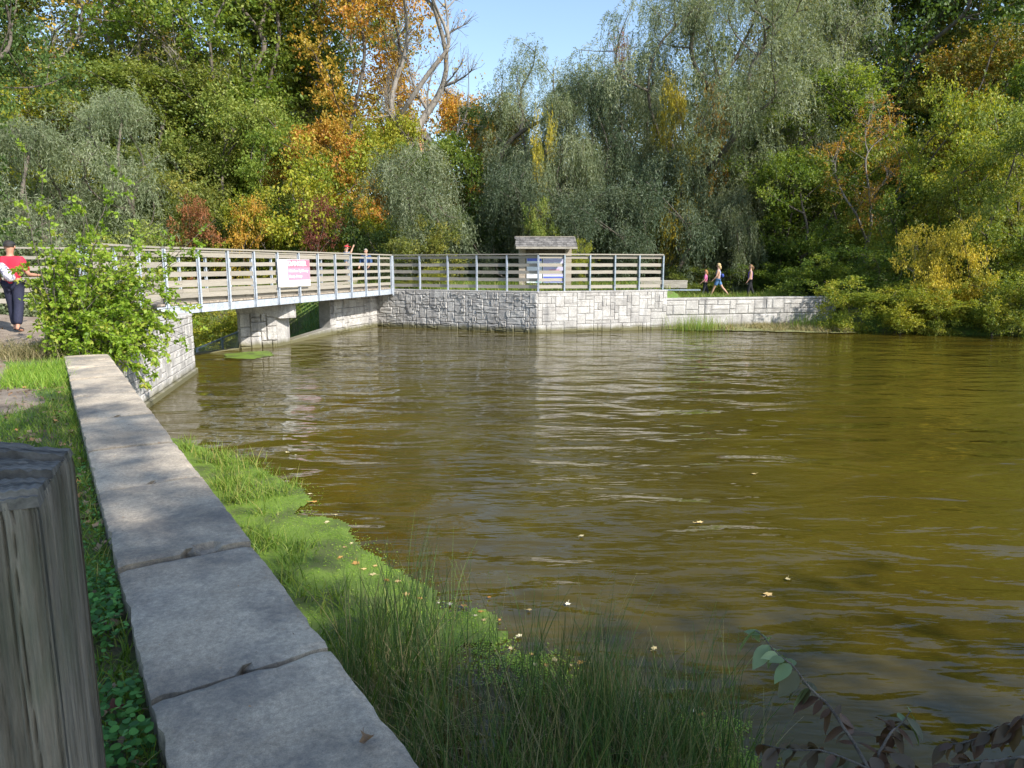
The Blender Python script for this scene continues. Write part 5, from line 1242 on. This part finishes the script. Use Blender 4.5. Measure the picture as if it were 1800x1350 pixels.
tag(link('grit', npmesh('grit', V, Fc, M['litter'], False, r.uniform(0, 1, len(P)))), 'tiny leaf crumbs and grit lying on the coping slabs', 'grit', kind='stuff')
# leaves that lie apart
def leaf_thing(name, loc, size, mat, label, cat, seed, group=None, curl=.2):
    rr_ = np.random.default_rng(seed); k = 11; V = [(0, 0, .02 * size)]; 
    for i_ in range(k):
        a = 2 * math.pi * i_ / k; q_ = .5 * (1.05 if i_ % 2 else .62) * rr_.uniform(.8, 1.15); V.append((math.cos(a) * q_ * size, math.sin(a) * q_ * size * .85, abs(math.sin(a * 1.0 + 1)) * curl * size * rr_.uniform(.4, 1)))
    mb = MB(); mb.add(V, [(0, i_ + 1, (i_ + 1) % k + 1) for i_ in range(k)]); mb.tube([(.4 * size, 0, .02 * size), (.7 * size, .05 * size, .03 * size), (.95 * size, .0, .01)], .02 * size, 4)
    me = mb.mesh(name, mat); a_ = me.attributes.new('v', 'FLOAT', 'FACE'); a_.data.foreach_set('value', np.full(len(me.polygons), rr_.uniform(0, 1), dtype=np.float32))
    o_ = link(name, me); o_.location = loc; o_.rotation_euler = (0, 0, rr_.uniform(0, 6.28)); tag(o_, label, cat, group); return o_
q = onz(645, 1303, 1.262); leaf_thing('dry_leaf', (q.x, q.y, 1.262), .052, M['litter'], 'curled dry leaf lying on the nearest coping slab', 'leaf', 3, curl=.6)
q = onz(205, 1268, 1.16); leaf_thing('dry_leaf', (q.x, q.y, 1.2), .07, M['L_red'], 'reddish fallen leaf among the weeds by the timber post', 'leaf', 8, curl=.4)
FLT = [(545, 868), (552, 882), (590, 905), (575, 918), (618, 955), (606, 962), (626, 990), (640, 1000), (655, 1010), (598, 980), (680, 1020), (700, 1022), (660, 995), (815, 1065), (835, 1082), (850, 1090), (878, 1090), (930, 1072), (845, 1075), (912, 1118), (898, 1140), (935, 1150), (940, 1168), (1020, 1165), (1037, 1165), (998, 1062), (960, 1170), (975, 1160), (1002, 1170), (1230, 1255), (1222, 1250), (1265, 1320), (1240, 1328), (1280, 1330), (1065, 1235), (860, 1050), (1230, 918), (1022, 942), (1385, 1018), (1350, 1045), (1325, 833), (1150, 1140), (715, 1045), (740, 1052), (770, 1060), (790, 1062), (520, 800), (505, 795)]
rf_ = random.Random(8)
for i_, (px, py) in enumerate(FLT):
    q = onz(px, py, .012); tn = np.random.default_rng(200 + i_); leaf_thing('floating_leaf', (q.x, q.y, .014), rf_.uniform(.045, .085) if py < 1050 else rf_.uniform(.035, .065), M['floatleaf'], ('small autumn leaf floating on open water away from the plants' if px > 1100 and py < 1200 else ('small autumn leaf floating on the water between rush stems' if py > 1060 else 'small autumn leaf lying at the bright duckweed edge')), 'leaf', 200 + i_, 'floating autumn leaves', .08)
# far shore grasses
FS = [(6.4, 28.75), (7.0, 28.2), (9, 27.9), (12.6, 26.9), (14, 28), (12.7, 30.2), (9, 29.6)]
sheet('shore_mat', FS, .03, surf('shore_mat', (.14, .14, .05), (.24, .24, .09), 5, .95, bs=.8, bd=.02), .15, .15, 'structure', False, 3)
cc = in_poly_px(FS, 60, r); n_ = 4200; q = cc[r.integers(0, 60, n_)] + r.normal(0, .16, (n_, 2)); q = q[inside(FS, q[:, 0], q[:, 1])]
blade_obj('shore_grass', np.column_stack([q, np.zeros(len(q))]), r.uniform(.12, .36, len(q)), r.uniform(.3, 1.4, len(q)), r.uniform(.012, .022, len(q)), 'drygrass', r, label='yellow-green matted grass at the foot of the low wall')
for (px, Y_, hh, lb) in ((1225, 28.3, .75, 'thin reed clump at the left end of the low wall'), (1432, 28.6, .8, 'dense reed clump in front of the shaded end of the low wall'), (1475, 28.0, .6, 'reed clump in the corner where wall and bank meet')):
    c_ = at_px(px, Y_, .2); n_ = 420; q = np.array([[c_.x, c_.y]]) + r.normal(0, 1, (n_, 2)) * np.array([.55, .25]); blade_obj('reed_clump', np.column_stack([q, np.zeros(n_)]), r.uniform(.4, 1, n_) * hh, r.uniform(.05, .5, n_), r.uniform(.01, .016, n_), 'grass', r, r.uniform(.2, .9, n_), label=lb, cat='reeds')
# rough grass behind the platform railing and on the spillway slope
q = in_poly_px([(-6.4, 31.2), (-5, 31.1), (.9, 28.4), (6, 30), (13, 31.2), (14, 36), (0, 40), (-9, 36)], 15000, r); blade_obj('meadow_grass', onground(q), r.uniform(.15, .5, len(q)), r.uniform(.2, .9, len(q)), r.uniform(.015, .03, len(q)), 'grass', r, r.uniform(.1, 1, len(q)), nseg=2, label='rough green grass behind the platform and along the far path')
q = in_poly_px([(-9.3, 21), (-7.2, 24), (-7.2, 27), (-6.2, 31), (-9, 36), (-16, 34), (-16, 22)], 9000, r); blade_obj('slope_grass', onground(q), r.uniform(.15, .5, len(q)), r.uniform(.2, 1.0, len(q)), r.uniform(.015, .03, len(q)), 'grass', r, nseg=2, label='rough grass on the spillway slope under the bridge')
# big leafy bush at the near end of the bridge
def leafy_shoots(root, base_list, targets, r, mat, lsz=(.075, .045), per=26, twigs=6, rad=.011, twl=.35, droop=.25):
    P = []; D = []; T_ = []; mb = MB()
    for tg in targets:
        b_ = np.array(base_list[r.integers(0, len(base_list))], float) + r.normal(0, .06, 3) * np.array([1, 1, 0]); tg = np.array(tg, float); L = np.linalg.norm(tg - b_); t = np.linspace(0, 1, 9)[:, None]
        mid = (b_ + tg) / 2 + np.array([0, 0, L * droop]) + r.normal(0, .10 * L, 3); pts = (1 - t) ** 2 * b_ + 2 * t * (1 - t) * mid + t ** 2 * tg
        mb.tube([tuple(p) for p in pts], [rad * (1 - .8 * x_) for x_ in t[:, 0]], 4, False); tone = r.uniform(0, .45)
        for q_ in range(twigs):
            u = r.uniform(.25, 1); i_ = min(7, int(u * 8)); p0_ = pts[i_] + (pts[i_ + 1] - pts[i_]) * (u * 8 - i_); dr = unit((pts[i_ + 1] - pts[i_]) + r.normal(0, .9, 3) * np.linalg.norm(pts[i_ + 1] - pts[i_])); ln = twl * r.uniform(.4, 1.2)
            s_ = np.linspace(0, 1, 5)[:, None]; tp_ = p0_ + dr * ln * s_ + np.array([0, 0, -.35 * ln]) * s_ ** 2; mb.tube([tuple(p) for p in tp_], [.004, .0035, .003, .0025, .001], 3, False)
            m_ = int(per * r.uniform(.6, 1.2)); w_ = r.uniform(.05, 1, m_); ii = np.minimum(3, (w_ * 4).astype(int)); fr = (w_ * 4 - ii)[:, None]; pp_ = tp_[ii] * (1 - fr) + tp_[ii + 1] * fr
            P.append(pp_ + r.normal(0, .012, (m_, 3))); d_ = dr * .6 + r.normal(0, .7, (m_, 3)); d_[:, 2] -= .35; D.append(d_); T_.append(np.clip(tone + r.uniform(0, .6, m_), 0, 1))
    P = np.concatenate(P); D = np.concatenate(D); T_ = np.concatenate(T_); s_ = r.uniform(.6, 1.2, len(P)); V, Fc = leaf_quads(P, D, lsz[0] * s_, lsz[1] * s_, r, .5)
    loc = np.array(root.location); V = V - loc; mb.v = [(a_ - loc[0], b_ - loc[1], c_ - loc[2]) for a_, b_, c_ in mb.v]
    mb.build('stems', M['bark'], root); link('foliage', npmesh('foliage', V, Fc, M[mat], False, T_), root)
def ell(c, rd_, n, r):
    q = unit(r.normal(size=(n, 3))) * r.uniform(.35, 1, (n, 1)) ** .5 * np.array(rd_) + np.array(c); return list(q)
r = np.random.default_rng(61)
bx_, by_ = -7.05, 11.5; bz_ = H1(bx_, by_)
bush = empty('leafy_bush', (bx_, by_, bz_)); tag(bush, 'bright green sprawling bush at the near end of the footbridge', 'bush', 'shrubs round the pond')
tg = ell((-6.72, 11.5, 1.75), (.85, .8, .9), 70, r) + ell((-6.55, 10.9, 1.45), (.6, .4, .4), 24, r) + ell((-6.6, 11.6, 2.1), (1.25, .9, 1.0), 34, r) + ell((-7.0, 11.4, 2.7), (.8, .7, .6), 26, r) + ell((-6.15, 11.5, 2.0), (.7, .6, .55), 40, r)
tg += [tuple(atY(px, py, Y_)) for px, py, Y_ in ((45, 255, 11.2), (75, 300, 11.5), (120, 330, 11.8), (90, 380, 11.6), (200, 350, 12), (215, 300, 12.2), (150, 390, 11.5), (260, 380, 12), (300, 400, 12), (380, 385, 12.5), (330, 425, 12), (345, 445, 12), (85, 345, 11.3), (180, 420, 11), (250, 420, 11.3), (100, 430, 11), (140, 360, 12), (300, 440, 11.5))]
leafy_shoots(bush, [(-7.3, 11.5, bz_), (-7.0, 11.7, bz_), (-7.1, 11.3, bz_)], tg, r, 'L_fresh', twigs=6, per=24)
hv = empty('trailing_bush', (-6.55, 11.2, 1.3)); tag(hv, 'yellow-green branches trailing from the bush down the white abutment wall', 'bush', 'shrubs round the pond')
tg = ell((-6.0, 11.4, 1.45), (.45, .5, .35), 30, r) + [tuple(atY(px, py, Y_)) for px, py, Y_ in ((335, 560, 11.8), (325, 600, 11.9), (300, 580, 11.6), (335, 620, 12), (310, 520, 12), (285, 640, 11.3), (270, 670, 11.0), (262, 690, 10.9), (240, 640, 10.9), (255, 610, 11), (220, 600, 10.8), (300, 550, 11.5), (320, 500, 12), (280, 600, 11.4), (230, 570, 11), (200, 610, 10.9), (250, 655, 11), (330, 540, 12), (330, 590, 12))]
leafy_shoots(hv, [(-6.8, 11.4, 1.4), (-6.7, 11.1, 1.4)], tg, r, 'L_fresh', twigs=6, per=22, droop=.18, twl=.28)
q = np.array([[-7.55, 11.2]]) + r.normal(0, 1, (1400, 2)) * np.array([.55, .3]); blade_obj('grass', onground(q), r.uniform(.1, .4, len(q)), r.uniform(.2, 1.1, len(q)), .008, 'drygrass', r, label='dry straw and dead stalks under the leafy bush')
# dark leaved shrub at the lower right corner
LEAF = None
def big_leaf():
    V = []; n_ = 6
    for i_ in range(n_ + 1):
        t = i_ / n_; w_ = .25 * math.sin(math.pi * t ** .8) ** .9 * (1 if i_ < n_ else 0); z = -.18 * t * t
        V += [(t, -w_, z + .05 * (w_ > .05)), (t, 0, z), (t, w_, z + .05 * (w_ > .05))]
    Fs = []
    for i_ in range(n_): a_ = i_ * 3; Fs += [(a_, a_ + 1, a_ + 4, a_ + 3), (a_ + 1, a_ + 2, a_ + 5, a_ + 4)]
    out = []
    for k in range(6):
        mb = MB(); mb.add(V, Fs); me = mb.mesh('leaf', M['darkshrub'], smooth=True); a_ = me.attributes.new('v', 'FLOAT', 'FACE'); a_.data.foreach_set('value', np.full(len(me.polygons), k / 5, dtype=np.float32)); out.append(me)
    return out
LM = big_leaf(); r = np.random.default_rng(17); rl = random.Random(17)
def branch(label, pts, nleaf, size, tone_fn, rad=.006, loops=None):
    W3 = [Vector(atY(px, py, Y_)) for px, py, Y_ in pts]; root = empty('leafy_branch', W3[0]); tag(root, label, 'branch')
    P3 = []
    for i_ in range(len(W3) - 1):
        for k in range(4): P3.append(W3[i_].lerp(W3[i_ + 1], k / 4))
    P3.append(W3[-1]); P3 = [p + Vector((0, 0, .006 * math.sin(i_ * 1.1))) for i_, p in enumerate(P3)]
    MB().tube([p - root.location for p in P3], [rad * (1 - .75 * i_ / len(P3)) for i_ in range(len(P3))], 6, True).build('stem', M['bark'], root, smooth=True)
    for i_ in range(nleaf):
        u = min(1, .18 + .82 * (i_ + rl.uniform(-1.2, 2)) / nleaf); f_ = u * (len(P3) - 1); j_ = min(len(P3) - 2, int(f_)); p = P3[j_].lerp(P3[j_ + 1], f_ - j_); d = (P3[j_ + 1] - P3[j_]).normalized(); sd_ = d.cross(Vector((0, 0, 1))).normalized() * (1 if i_ % 2 else -1)
        dr = (sd_ * rl.uniform(.5, 1) + d * rl.uniform(.1, .7) + Vector((rl.uniform(-.5, .5), rl.uniform(-.5, .5), rl.uniform(-1.5, .1)))).normalized()
        o_ = link('leaf', LM[min(5, max(0, int(tone_fn(u) * 5 + rl.uniform(-.8, .9))))], root); o_.location = p - root.location; s_ = size * rl.uniform(.6, 1.65); o_.scale = (s_, s_ * rl.uniform(.8, 1.1), s_)
        o_.rotation_mode = 'QUATERNION'; o_.rotation_quaternion = dr.to_track_quat('X', 'Z') @ Matrix.Rotation(rl.uniform(-.8, .8), 3, 'X').to_quaternion()
branch('arching leafy branch with green tip leaves coloured lighter for sunlight over the water', [(1560, 1420, 1.75), (1500, 1300, 1.9), (1450, 1235, 2.0), (1400, 1180, 2.05), (1360, 1140, 2.1), (1328, 1108, 2.15)], 38, .064, lambda u: 1.0 if u > .62 else (.6 if u > .45 else .1), .006)  # lighter tones towards the tip: sunlight painted into the greener leaves
branch('short dark twig with drooping purple leaves beside the arching branch', [(1545, 1400, 1.85), (1545, 1320, 1.9), (1570, 1285, 1.95), (1600, 1252, 2.0)], 30, .052, lambda u: .7 if u > .85 else .1, .006)
branch('dark leafy stem reaching left along the bottom edge', [(1700, 1420, 1.7), (1560, 1360, 1.8), (1440, 1320, 1.9), (1340, 1310, 2.0)], 32, .062, lambda u: .3, .005)
branch('dark branch with purple-brown leaves entering at the lower right corner', [(1850, 1230, 1.8), (1790, 1265, 1.85), (1730, 1295, 1.9), (1660, 1310, 1.95)], 36, .058, lambda u: .2, .007)
branch('lowest dark leafy branch cut off by the lower right corner', [(1880, 1330, 1.7), (1780, 1330, 1.75), (1680, 1350, 1.8), (1600, 1355, 1.8)], 40, .062, lambda u: .25, .006)
